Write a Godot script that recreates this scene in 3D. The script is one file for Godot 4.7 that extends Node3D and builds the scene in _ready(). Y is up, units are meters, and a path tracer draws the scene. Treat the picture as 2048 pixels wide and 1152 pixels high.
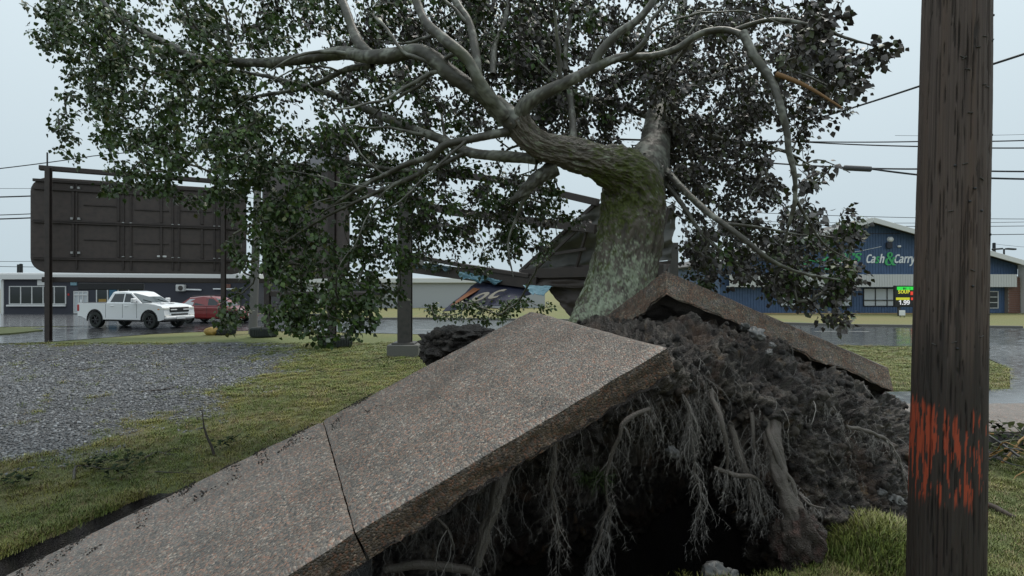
extends Node3D
# A tree thrown over by a storm, its root plate tearing up the sidewalk. Metres, y up; the camera looks along -z.

const F := 1137.0   # focal length in pixels of a 2048 wide picture
const CH := 1.7     # eye height

class MB:
	var v := PackedVector3Array()
	var n := PackedVector3Array()
	var c := PackedColorArray()
	var uv := PackedVector2Array()
	var ix := PackedInt32Array()
	var col := Color(1, 1, 1)

	func vt(p: Vector3, nn: Vector3, t := Vector2.ZERO) -> int:
		v.append(p); n.append(nn); c.append(col); uv.append(t)
		return v.size() - 1

	func tri(a: int, b: int, d: int) -> void:
		if (v[d] - v[a]).cross(v[b] - v[a]).dot(n[a] + n[b] + n[d]) < 0.0:
			ix.append(a); ix.append(d); ix.append(b)
		else:
			ix.append(a); ix.append(b); ix.append(d)

	func flat(pts: Array, out: Vector3) -> void:
		var nn: Vector3 = (pts[1] - pts[0]).cross(pts[2] - pts[0])
		if nn.length_squared() < 1e-16 and pts.size() > 3:
			nn = (pts[2] - pts[0]).cross(pts[3] - pts[0])
		nn = nn.normalized()
		if nn.dot(out) < 0.0:
			nn = -nn
		var first := v.size()
		for p in pts:
			vt(p, nn)
		for i in range(1, pts.size() - 1):
			tri(first, first + i, first + i + 1)

	# bevelled box; t places it
	func box(size: Vector3, t := Transform3D.IDENTITY, b := 0.0) -> void:
		var h := size * 0.5
		b = minf(b, minf(h.x, minf(h.y, h.z)) * 0.6)
		var o := t.origin
		for a in 3:
			for s in [-1.0, 1.0]:
				var q := []
				for k in [[-1, -1], [1, -1], [1, 1], [-1, 1]]:
					var sg := Vector3.ZERO
					sg[a] = s
					sg[(a + 1) % 3] = k[0]
					sg[(a + 2) % 3] = k[1]
					q.append(t * pt(sg, a, h, b))
				var ov := Vector3.ZERO
				ov[a] = s
				flat(q, t.basis * ov)
		if b <= 0.0:
			return
		for a in 3:
			var a2 := (a + 1) % 3
			var a3 := (a + 2) % 3
			for s in [-1.0, 1.0]:
				for s2 in [-1.0, 1.0]:
					var s0 := Vector3.ZERO
					s0[a] = s; s0[a2] = s2; s0[a3] = 1.0
					var s1 := s0
					s1[a3] = -1.0
					var ov := s0
					ov[a3] = 0.0
					flat([t * pt(s0, a, h, b), t * pt(s0, a2, h, b), t * pt(s1, a2, h, b), t * pt(s1, a, h, b)], t.basis * ov)
		for sx in [-1.0, 1.0]:
			for sy in [-1.0, 1.0]:
				for sz in [-1.0, 1.0]:
					var s := Vector3(sx, sy, sz)
					flat([t * pt(s, 0, h, b), t * pt(s, 1, h, b), t * pt(s, 2, h, b)], t.basis * s)

	func pt(s: Vector3, a: int, h: Vector3, b: float) -> Vector3:
		var r := Vector3(s.x * (h.x - b), s.y * (h.y - b), s.z * (h.z - b))
		r[a] = s[a] * h[a]
		return r

	# a bar of rectangular section from a to b
	func bar(a: Vector3, b: Vector3, w: float, h: float, up := Vector3.UP, bev := 0.0) -> void:
		var z := (b - a).normalized()
		var x := up.cross(z).normalized()
		var y := z.cross(x)
		box(Vector3(w, h, a.distance_to(b)), Transform3D(Basis(x, y, z), (a + b) * 0.5), bev)

	func tube(path: PackedVector3Array, rad: PackedFloat32Array, sides: int, cap := true) -> void:
		var m := path.size()
		if m < 2:
			return
		var t := (path[1] - path[0]).normalized()
		var x := t.cross(Vector3.UP if absf(t.y) < 0.9 else Vector3.RIGHT).normalized()
		var prev := -1
		var along := 0.0
		for i in m:
			var t2 := (path[mini(i + 1, m - 1)] - path[maxi(i - 1, 0)]).normalized()
			if t2 == Vector3.ZERO:
				t2 = t
			x = (x - t2 * x.dot(t2)).normalized()
			var y := t2.cross(x)
			t = t2
			if i:
				along += path[i].distance_to(path[i - 1])
			var first := v.size()
			for k in sides + 1:
				var an := TAU * k / sides
				var nn := x * cos(an) + y * sin(an)
				vt(path[i] + nn * rad[i], nn, Vector2(float(k) / sides, along))
			if prev >= 0:
				for k in sides:
					tri(prev + k, prev + k + 1, first + k)
					tri(prev + k + 1, first + k + 1, first + k)
			prev = first
			if cap and (i == 0 or i == m - 1):
				var o := -t2 if i == 0 else t2
				var cc := vt(path[i] + o * rad[i] * 0.3, o)
				for k in sides:
					tri(cc, first + k, first + k + 1)

	# nx by ny points; normals from neighbours, on the side of hint
	func grid(pts: PackedVector3Array, nx: int, ny: int, hint: Vector3, cols := PackedColorArray(), uvs := 1.0, skip := PackedByteArray()) -> void:
		var first := v.size()
		for j in ny:
			for i in nx:
				var k := j * nx + i
				var dx := pts[j * nx + mini(i + 1, nx - 1)] - pts[j * nx + maxi(i - 1, 0)]
				var dy := pts[mini(j + 1, ny - 1) * nx + i] - pts[maxi(j - 1, 0) * nx + i]
				var nn := dx.cross(dy).normalized()
				if hint != Vector3.ZERO and nn.dot(hint) < 0.0:
					nn = -nn
				if cols.size():
					col = cols[k]
				vt(pts[k], nn, Vector2(i, j) * uvs)
		for j in ny - 1:
			for i in nx - 1:
				if skip.size() and skip[j * nx + i]:
					continue
				var a := first + j * nx + i
				tri(a, a + 1, a + nx)
				tri(a + 1, a + nx + 1, a + nx)
		col = Color(1, 1, 1)

	# polygon in the x-y plane of t, from z0 to z1, its rim rounded by b
	func prism(poly: PackedVector2Array, t: Transform3D, z0: float, z1: float, b := 0.0) -> void:
		var ids := Geometry2D.triangulate_polygon(poly)
		var mid := Vector2.ZERO
		for p in poly:
			mid += p / poly.size()
		var inner := poly
		if b > 0.0:
			var off := Geometry2D.offset_polygon(poly, -b, Geometry2D.JOIN_MITER)
			if off.size() == 1 and off[0].size() == poly.size():
				# keep the order of corners
				var best := 0
				for k in poly.size():
					if off[0][k].distance_squared_to(poly[0]) < off[0][best].distance_squared_to(poly[0]):
						best = k
				inner = PackedVector2Array()
				for k in poly.size():
					inner.append(off[0][(best + k) % poly.size()])
			else:
				b = 0.0
		for s in 2:
			var z := z0 if s == 0 else z1
			var out := t.basis * Vector3(0, 0, -1.0 if s == 0 else 1.0)
			for k in range(0, ids.size(), 3):
				var q := []
				for m in 3:
					var p := inner[ids[k + m]]
					q.append(t * Vector3(p.x, p.y, z))
				flat(q, out)
		var cw := Geometry2D.is_polygon_clockwise(poly)
		for k in poly.size():
			var p := poly[k]
			var q := poly[(k + 1) % poly.size()]
			var e := (q - p).normalized()
			var o2 := Vector2(e.y, -e.x)
			if cw:
				o2 = -o2
			var out := t.basis * Vector3(o2.x, o2.y, 0)
			flat([t * Vector3(p.x, p.y, z0 + b), t * Vector3(q.x, q.y, z0 + b), t * Vector3(q.x, q.y, z1 - b), t * Vector3(p.x, p.y, z1 - b)], out)
			if b > 0.0:
				var ip := inner[k]
				var iq := inner[(k + 1) % poly.size()]
				flat([t * Vector3(p.x, p.y, z0 + b), t * Vector3(q.x, q.y, z0 + b), t * Vector3(iq.x, iq.y, z0), t * Vector3(ip.x, ip.y, z0)], out + t.basis * Vector3(0, 0, -1))
				flat([t * Vector3(p.x, p.y, z1 - b), t * Vector3(q.x, q.y, z1 - b), t * Vector3(iq.x, iq.y, z1), t * Vector3(ip.x, ip.y, z1)], out + t.basis * Vector3(0, 0, 1))

	# profile of (radius, along) spun about t's z axis
	func lathe(prof: Array, t: Transform3D, sides: int) -> void:
		var m := prof.size()
		var first := v.size()
		for i in m:
			var p: Vector2 = prof[i]
			var d: Vector2 = prof[mini(i + 1, m - 1)] - prof[maxi(i - 1, 0)]
			var nr := Vector2(d.y, -d.x).normalized()
			for k in sides + 1:
				var an := TAU * k / sides
				var r := Vector3(cos(an), sin(an), 0)
				vt(t * (r * p.x + Vector3(0, 0, p.y)), (t.basis * (r * nr.x + Vector3(0, 0, nr.y))).normalized(), Vector2(float(k) / sides, float(i) / m))
		for i in m - 1:
			for k in sides:
				var a := first + i * (sides + 1) + k
				tri(a, a + 1, a + sides + 1)
				tri(a + 1, a + sides + 2, a + sides + 1)

	# a rough lump: a sphere pushed about by noise
	func lump(at: Vector3, size: Vector3, nz: FastNoiseLite, rough: float, rows := 10, turn := Basis.IDENTITY, freq := 1.7) -> void:
		var cols := rows * 2
		var pts := PackedVector3Array()
		for j in rows + 1:
			for i in cols + 1:
				var a := TAU * (i % cols) / cols
				var b := PI * j / rows
				var d := Vector3(sin(b) * cos(a), cos(b), sin(b) * sin(a))
				var q := d * (1.0 + rough * nz.get_noise_3dv(d * freq + at * 100.0))
				pts.append(at + turn * (q * size))
		var first := v.size()
		for j in rows + 1:
			for i in cols + 1:
				var k := j * (cols + 1) + i
				var l := j * (cols + 1) + (i - 1 if i > 0 else cols - 1)
				var r := j * (cols + 1) + (i + 1 if i < cols else 1)
				var u := maxi(j - 1, 0) * (cols + 1) + i
				var w := mini(j + 1, rows) * (cols + 1) + i
				var nn := (pts[r] - pts[l]).cross(pts[w] - pts[u]).normalized()
				var o := (pts[k] - at).normalized()
				if nn.length_squared() < 0.5:
					nn = o
				if nn.dot(o) < 0.0:
					nn = -nn
				vt(pts[k], nn, Vector2(i, j))
		for j in rows:
			for i in cols:
				var a := first + j * (cols + 1) + i
				tri(a, a + 1, a + cols + 1)
				tri(a + 1, a + cols + 2, a + cols + 1)

	func mesh() -> ArrayMesh:
		var arr := []
		arr.resize(Mesh.ARRAY_MAX)
		arr[Mesh.ARRAY_VERTEX] = v
		arr[Mesh.ARRAY_NORMAL] = n
		arr[Mesh.ARRAY_COLOR] = c
		arr[Mesh.ARRAY_TEX_UV] = uv
		arr[Mesh.ARRAY_INDEX] = ix
		var m := ArrayMesh.new()
		m.add_surface_from_arrays(Mesh.PRIMITIVE_TRIANGLES, arr)
		return m

var M := {}
var used := {}
var rng := RandomNumberGenerator.new()
var nz := FastNoiseLite.new()     # broad
var nf := FastNoiseLite.new()     # fractal
var nr := FastNoiseLite.new()     # ridged
var bare := PackedVector2Array()
var gravel_poly := PackedVector2Array()
var paved: Array[PackedVector2Array] = []

# ---------------------------------------------------------------- naming
func numbered(called: String) -> String:
	used[called] = used.get(called, -1) + 1
	return called if used[called] == 0 else "%s_%03d" % [called, used[called]]

func tag(o: Node3D, label: String, category: String, group := "") -> Node3D:
	o.set_meta("label", label)
	o.set_meta("category", category)
	if group:
		o.set_meta("group", group)
	return o

func thing(called: String, label: String, category: String, group := "", at := Vector3.ZERO, turn := 0.0) -> Node3D:
	var o := Node3D.new()
	o.name = numbered(called)
	add_child(o)
	o.position = at
	o.rotation.y = turn
	return tag(o, label, category, group)

func part(called: String, mb: MB, m: Material, parent: Node3D) -> MeshInstance3D:
	var o := MeshInstance3D.new()
	o.name = called
	o.mesh = mb.mesh()
	o.material_override = m
	parent.add_child(o, true)
	return o

func solo(called: String, mb: MB, m: Material, label: String, category: String, group := "") -> MeshInstance3D:
	var o := MeshInstance3D.new()
	o.name = numbered(called)
	o.mesh = mb.mesh()
	o.material_override = m
	add_child(o)
	tag(o, label, category, group)
	return o

func struct(called: String, mb: MB, m: Material) -> MeshInstance3D:
	var o := MeshInstance3D.new()
	o.name = numbered(called)
	o.mesh = mb.mesh()
	o.material_override = m
	add_child(o)
	o.set_meta("kind", "structure")
	return o

func scatter(called: String, mesh: Mesh, m: Material, xs: Array[Transform3D], tints: PackedColorArray, parent: Node3D) -> MultiMeshInstance3D:
	var mm := MultiMesh.new()
	mm.transform_format = MultiMesh.TRANSFORM_3D
	mm.use_colors = true
	mm.mesh = mesh
	mm.instance_count = xs.size()
	for i in xs.size():
		mm.set_instance_transform(i, xs[i])
		mm.set_instance_color(i, tints[i])
	var o := MultiMeshInstance3D.new()
	o.name = called
	o.multimesh = mm
	o.material_override = m
	o.set_meta("kind", "stuff")
	parent.add_child(o, true)
	return o

# ---------------------------------------------------------------- measure
func P(u: float, v: float, d: float) -> Vector3:
	return Vector3((u - 1024.0) / F * d, CH - (v - 576.0) / F * d, -d)

func gh(x: float, d: float) -> float:
	return -0.47 * smoothstep(6.5, 19.0, d)

func G(u: float, v: float) -> Vector3:   # where that line of sight meets the ground
	var d := 10.0
	for i in 12:
		d = lerpf(d, clampf((CH - gh(0, d)) * F / maxf(v - 576.0, 2.0), 0.5, 900.0), 0.7)
	return P(u, v, d)

func G2(u: float, v: float) -> Vector2:
	var p := G(u, v)
	return Vector2(p.x, -p.z)

func sdf(p: Vector2, poly: PackedVector2Array) -> float:   # negative inside
	var best := 1e9
	var m := poly.size()
	for i in m:
		var q := Geometry2D.get_closest_point_to_segment(p, poly[i], poly[(i + 1) % m])
		best = minf(best, p.distance_squared_to(q))
	best = sqrt(best)
	return -best if Geometry2D.is_point_in_polygon(p, poly) else best

func smooth_path(ctrl: Array, step: float) -> Array:   # [points, radii] from rows of (u, v, depth, radius)
	var pos := PackedVector3Array()
	var rad := PackedFloat32Array()
	var c: Array[Vector3] = []
	for r in ctrl:
		c.append(P(r[0], r[1], r[2]))
	for i in c.size() - 1:
		var a := c[maxi(i - 1, 0)]
		var e := c[mini(i + 2, c.size() - 1)]
		var k := maxi(1, int(c[i].distance_to(c[i + 1]) / step))
		for j in k:
			var t := float(j) / k
			pos.append(c[i].cubic_interpolate(c[i + 1], a, e, t))
			rad.append(lerpf(ctrl[i][3], ctrl[i + 1][3], t))
	pos.append(c[-1])
	rad.append(ctrl[-1][3])
	return [pos, rad]

# ---------------------------------------------------------------- materials
func lin(r: float, g: float, b: float) -> Color:
	return Color(r, g, b).linear_to_srgb()

func mat(c: Color, rough := 0.7, metal := 0.0) -> StandardMaterial3D:
	var m := StandardMaterial3D.new()
	m.albedo_color = c
	m.roughness = rough
	m.metallic = metal
	return m

func vmat(rough := 0.8) -> StandardMaterial3D:   # coloured by the mesh
	var m := mat(Color.WHITE, rough)
	m.vertex_color_use_as_albedo = true
	m.cull_mode = BaseMaterial3D.CULL_DISABLED
	return m

func noise_image(side: int, freq: float, type: int, seed_: int, octaves := 4) -> Image:
	var f := FastNoiseLite.new()
	f.noise_type = type
	f.seed = seed_
	f.frequency = freq
	f.fractal_octaves = octaves
	return f.get_seamless_image(side, side, false, false, 0.08)

func tint_image(im: Image, lut: PackedColorArray) -> ImageTexture:
	im.convert(Image.FORMAT_L8)
	var src := im.get_data()
	var out := PackedByteArray()
	out.resize(src.size() * 3)
	var table := PackedByteArray()
	for c in lut:
		table.append(int(clampf(c.r, 0, 1) * 255.0)); table.append(int(clampf(c.g, 0, 1) * 255.0)); table.append(int(clampf(c.b, 0, 1) * 255.0))
	for i in src.size():
		var k := src[i] * 3
		out[i * 3] = table[k]
		out[i * 3 + 1] = table[k + 1]
		out[i * 3 + 2] = table[k + 2]
	return ImageTexture.create_from_image(Image.create_from_data(im.get_width(), im.get_height(), false, Image.FORMAT_RGB8, out))

func tri_map(m: StandardMaterial3D, scale: float) -> void:
	m.uv1_triplanar = true
	m.uv1_scale = Vector3.ONE * scale

func bump(m: StandardMaterial3D, im: Image, cm: float) -> void:
	m.heightmap_enabled = true
	m.heightmap_texture = ImageTexture.create_from_image(im)
	m.heightmap_scale = cm

func lut_ramp(stops: Array) -> PackedColorArray:   # rows of (place, r, g, b) in linear light
	var out := PackedColorArray()
	for i in 256:
		var t := i / 255.0
		var c := Color()
		for k in stops.size() - 1:
			if t >= stops[k][0]:
				var w := clampf((t - stops[k][0]) / (stops[k + 1][0] - stops[k][0]), 0, 1)
				c = Color(stops[k][1], stops[k][2], stops[k][3]).lerp(Color(stops[k + 1][1], stops[k + 1][2], stops[k + 1][3]), w)
		out.append(c.linear_to_srgb())
	return out

func materials() -> void:
	# exposed aggregate concrete: little stones of many colours
	var r2 := RandomNumberGenerator.new()
	r2.seed = 11
	var stones := PackedColorArray()
	for i in 256:
		var k := r2.randf()
		var c := Color(0.17, 0.163, 0.158)
		if k < 0.18:
			c = Color(0.27, 0.17, 0.135)
		elif k < 0.4:
			c = Color(0.10, 0.10, 0.103)
		elif k < 0.5:
			c = Color(0.34, 0.32, 0.30)
		elif k < 0.62:
			c = Color(0.22, 0.19, 0.165)
		c = c * Color(0.80, 0.745, 0.68) * r2.randf_range(0.45, 1.3)
		stones.append(c.linear_to_srgb())
	var cell := FastNoiseLite.new()
	cell.noise_type = FastNoiseLite.TYPE_CELLULAR
	cell.seed = 5
	cell.frequency = 0.075
	cell.fractal_type = FastNoiseLite.FRACTAL_NONE
	cell.cellular_return_type = FastNoiseLite.RETURN_CELL_VALUE
	var cells := cell.get_seamless_image(1024, 1024, false, false, 0.02)
	cell.cellular_return_type = FastNoiseLite.RETURN_DISTANCE
	var dist := cell.get_seamless_image(1024, 1024, true, false, 0.02)
	var agg := tint_image(cells, stones)
	var m := mat(Color.WHITE, 0.5)
	m.albedo_texture = agg
	m.vertex_color_use_as_albedo = true
	tri_map(m, 1.5)
	bump(m, dist, 0.45)
	M.concrete = m
	m = m.duplicate()
	m.roughness = 0.75
	m.heightmap_scale = 0.9
	M.concrete_edge = m
	var soft := noise_image(512, 0.02, FastNoiseLite.TYPE_SIMPLEX_SMOOTH, 3, 5)
	var fine := noise_image(512, 0.07, FastNoiseLite.TYPE_SIMPLEX_SMOOTH, 4, 5)
	m = vmat(0.5)
	tri_map(m, 2.6)
	bump(m, fine, 2.2)
	M.soil = m
	m = vmat(0.55)
	tri_map(m, 3.0)
	bump(m, fine, 0.8)
	M.rough_bark = m
	m = vmat(0.85)
	tri_map(m, 1.5)
	bump(m, fine, 1.0)
	M.ground = m
	M.blade = vmat(0.55)
	M.blade.backlight_enabled = true
	M.blade.backlight = Color(0.25, 0.25, 0.25)
	M.stone = vmat(0.45)
	M.bark = vmat(0.5)
	M.twig = vmat(0.6)
	M.leaf = vmat(0.45)
	M.torn_leaf = vmat(0.9)
	M.torn_leaf.metallic_specular = 0.2
	M.leaf.backlight_enabled = true
	M.leaf.backlight = Color(0.3, 0.3, 0.3)
	M.pole = vmat(0.75)
	# wet asphalt: sheen that varies with the film of water
	m = mat(lin(0.045, 0.046, 0.05), 0.5)
	m.albedo_texture = tint_image(noise_image(512, 0.3, FastNoiseLite.TYPE_SIMPLEX, 8, 3), lut_ramp([[0.0, 0.55, 0.55, 0.55], [1.0, 1.0, 1.0, 1.0]]))
	m.roughness_texture = tint_image(soft.duplicate(), lut_ramp([[0.0, 0.03, 0.03, 0.03], [0.5, 0.07, 0.07, 0.07], [0.75, 0.2, 0.2, 0.2], [1.0, 0.45, 0.45, 0.45]]))
	m.uv1_triplanar = true
	m.uv1_world_triplanar = true
	m.uv1_scale = Vector3(0.11, 0.3, 0.35)
	M.asphalt = m
	m = m.duplicate()
	m.albedo_color = lin(0.13, 0.13, 0.135)
	m.uv1_scale = Vector3.ONE * 0.4
	M.drive = m
	# rusty brown painted steel of the hoardings
	m = mat(lin(0.068, 0.052, 0.046), 0.6)
	m.albedo_texture = tint_image(soft.duplicate(), lut_ramp([[0.0, 0.5, 0.5, 0.52], [0.5, 0.85, 0.84, 0.84], [1.0, 1.0, 0.95, 0.92]]))
	tri_map(m, 0.35)
	M.board = m
	m = m.duplicate()
	m.albedo_color = lin(0.042, 0.031, 0.027)
	M.board_dark = m
	m = m.duplicate()
	m.albedo_color = lin(0.13, 0.13, 0.12)
	M.board_grey = m
	m = m.duplicate()
	m.albedo_color = lin(0.06, 0.055, 0.05)
	M.steel = m
	M.rubber = mat(lin(0.012, 0.016, 0.014), 0.7)
	M.white = mat(lin(0.72, 0.73, 0.74), 0.5)
	M.offwhite = mat(lin(0.5, 0.5, 0.49), 0.6)
	M.trim = mat(lin(0.62, 0.62, 0.61), 0.5)
	M.navy = mat(lin(0.04, 0.042, 0.058), 0.7)
	tri_map(M.navy, 0.5)
	M.navy.albedo_texture = tint_image(fine.duplicate(), lut_ramp([[0.0, 0.6, 0.6, 0.6], [1.0, 1.0, 1.0, 1.0]]))
	M.blue = mat(lin(0.055, 0.10, 0.19), 0.6)
	tri_map(M.blue, 0.2)
	M.blue.albedo_texture = tint_image(soft.duplicate(), lut_ramp([[0.0, 0.75, 0.76, 0.78], [1.0, 1.0, 1.0, 1.0]]))
	M.brick = mat(lin(0.16, 0.075, 0.055), 0.8)
	M.mortar = mat(lin(0.2, 0.17, 0.15), 0.9)
	M.glass = mat(lin(0.03, 0.035, 0.04), 0.08)
	M.glass_pale = mat(lin(0.45, 0.48, 0.5), 0.2)
	M.dark = mat(lin(0.012, 0.012, 0.014), 0.5)
	M.bracket = mat(lin(0.34, 0.34, 0.34), 0.5)
	M.wire = mat(lin(0.012, 0.015, 0.02), 0.6)
	m = mat(lin(0.78, 0.79, 0.8), 0.28)
	m.clearcoat_enabled = true
	m.clearcoat = 0.6
	m.clearcoat_roughness = 0.08
	M.car_white = m
	m = m.duplicate()
	m.albedo_color = lin(0.2, 0.009, 0.011)
	M.car_red = m
	M.chrome = mat(lin(0.6, 0.6, 0.6), 0.25, 0.8)
	M.rim = mat(lin(0.06, 0.06, 0.065), 0.3, 0.6)
	M.lamp_red = mat(lin(0.4, 0.02, 0.02), 0.25)
	M.lamp_clear = mat(lin(0.75, 0.75, 0.7), 0.12)
	M.amber = mat(lin(0.6, 0.25, 0.05), 0.3)
	M.green = mat(lin(0.05, 0.36, 0.12), 0.5)
	M.orange = mat(lin(0.17, 0.055, 0.015), 0.6)
	M.ink = mat(lin(0.012, 0.014, 0.035), 0.6)
	M.cream = mat(lin(0.17, 0.155, 0.12), 0.6)
	M.sky_blue = mat(lin(0.17, 0.30, 0.36), 0.5)
	M.yellow = mat(lin(0.3, 0.19, 0.04), 0.6)
	M.concrete_plain = mat(lin(0.17, 0.165, 0.15), 0.8)
	M.concrete_plain.albedo_texture = tint_image(fine.duplicate(), lut_ramp([[0.0, 0.45, 0.45, 0.43], [1.0, 1.0, 1.0, 1.0]]))
	tri_map(M.concrete_plain, 1.0)
	M.concrete_plain.vertex_color_use_as_albedo = true

func glow(c: Color, e: float) -> StandardMaterial3D:
	var m := mat(lin(0.02, 0.02, 0.02), 0.6)
	m.emission_enabled = true
	m.emission = c
	m.emission_energy_multiplier = e
	return m

# ---------------------------------------------------------------- scene
func _ready() -> void:
	var cam := Camera3D.new()
	cam.name = "camera"
	cam.position = Vector3(0, CH, 0)
	cam.fov = rad_to_deg(2.0 * atan(576.0 / F))
	cam.near = 0.05
	cam.far = 2000.0
	add_child(cam)
	var sky := ProceduralSkyMaterial.new()
	sky.sky_top_color = lin(1.12, 1.24, 1.3)   # an overcast sky is brightest overhead
	sky.sky_horizon_color = lin(0.40, 0.48, 0.525)
	sky.sky_curve = 1.4
	sky.ground_bottom_color = lin(0.08, 0.085, 0.08)
	sky.ground_horizon_color = lin(0.3, 0.33, 0.34)
	sky.sun_angle_max = 1.0
	var env := Environment.new()
	env.background_mode = Environment.BG_SKY
	env.sky = Sky.new()
	env.sky.sky_material = sky
	env.tonemap_mode = Environment.TONE_MAPPER_LINEAR
	env.tonemap_exposure = 1.33
	env.sdfgi_enabled = true
	env.ssao_enabled = true
	env.ssil_enabled = true
	var we := WorldEnvironment.new()
	we.name = "environment"
	we.environment = env
	add_child(we)
	var sun := DirectionalLight3D.new()   # what comes through the overcast
	sun.name = "sun"
	sun.light_energy = 0.5
	sun.light_color = Color(1.0, 0.98, 0.95)
	sun.light_angular_distance = 20.0
	sun.shadow_enabled = true
	sun.rotation_degrees = Vector3(-62, 150, 0)
	add_child(sun)

	rng.seed = 7
	nz.seed = 1
	nz.frequency = 1.0
	nz.fractal_type = FastNoiseLite.FRACTAL_NONE
	nz.noise_type = FastNoiseLite.TYPE_SIMPLEX_SMOOTH
	nf.seed = 2
	nf.frequency = 1.0
	nf.fractal_octaves = 4
	nf.noise_type = FastNoiseLite.TYPE_SIMPLEX_SMOOTH
	nr.seed = 3
	nr.frequency = 1.0
	nr.fractal_type = FastNoiseLite.FRACTAL_RIDGED
	nr.fractal_octaves = 3
	nr.noise_type = FastNoiseLite.TYPE_SIMPLEX_SMOOTH
	materials()
	zones()
	terrain()
	roads()
	dark_shop()
	white_shed()
	blue_store()
	hoardings()
	vehicles()
	slabs()
	tree()
	pole()
	wires()
	litter()
	grass()

# ---------------------------------------------------------------- ground
func zones() -> void:
	for q in [[-3.25, 1.0], [-3.22, 3.6], [-3.0, 4.65], [-2.0, 5.0], [0.3, 5.9], [2.4, 6.4], [4.3, 6.75], [6.5, 6.68], [6.9, 6.2], [6.2, 5.75], [4.6, 5.6], [3.5, 5.0], [2.75, 4.45], [2.3, 4.15], [1.95, 3.75], [1.75, 3.42], [1.2, 3.32], [0.6, 3.22], [0.0, 3.1], [-0.5, 2.2], [-0.8, 1.0]]:
		bare.append(Vector2(q[0], q[1]))
	for q in [[-900, 690], [0, 690], [260, 688], [440, 682], [540, 692], [570, 712], [515, 752], [440, 792], [365, 830], [270, 866], [150, 895], [40, 915], [-300, 940], [-900, 940]]:
		gravel_poly.append(G2(q[0], q[1]))

func gravel_at(p: Vector2) -> float:   # 1 in the gravel, 0 outside
	if p.x > 0.5 or p.y < 4.0 or p.y > 23.0:
		return 0.0
	var s := sdf(p, gravel_poly)
	var w := 0.7 + p.y * 0.05
	return smoothstep(0.5, -0.5, s / w + 1.1 * nf.get_noise_2d(p.x * 0.7, p.y * 0.5) + 0.5 * nz.get_noise_2d(p.x * 3.0, p.y * 3.0))

func bare_depth(p: Vector2) -> float:   # how far below the lawn the torn-open soil lies
	if p.x < -3.5 or p.x > 7.0 or p.y > 7.0:
		return 0.0
	var s := sdf(p, bare) + 0.05 * nz.get_noise_2d(p.x * 4.0, p.y * 4.0)
	if s > 0.0:
		return 0.0
	var e := Vector2((p.x - 0.75) / 1.35, (p.y - 4.35) / 1.05).length()
	return 0.2 * smoothstep(0.0, -0.1, s) + 0.75 * smoothstep(1.0, 0.75, e) + 0.03 * nf.get_noise_2d(p.x * 6.0, p.y * 6.0)

func ground_color(p: Vector2, gr: float) -> Color:
	var g := Color(0.07, 0.085, 0.022)
	var t := nf.get_noise_2d(p.x * 1.3 + 40.0, p.y * 1.3)
	g = g.lerp(Color(0.13, 0.11, 0.045), clampf(t * 1.4 + 0.25, 0, 1))
	if p.y > 26.0:
		g = Color(0.13, 0.15, 0.045).lerp(Color(0.18, 0.15, 0.06), clampf(0.5 + t, 0, 1))
	elif p.y > 10.0:
		g = g.lerp(Color(0.11, 0.13, 0.04), clampf((p.y - 10.0) / 8.0, 0, 1))
	var s := Color(0.085, 0.088, 0.092) * (0.8 + 0.5 * nz.get_noise_2d(p.x * 9.0, p.y * 9.0))
	return g.lerp(s, gr)

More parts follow.
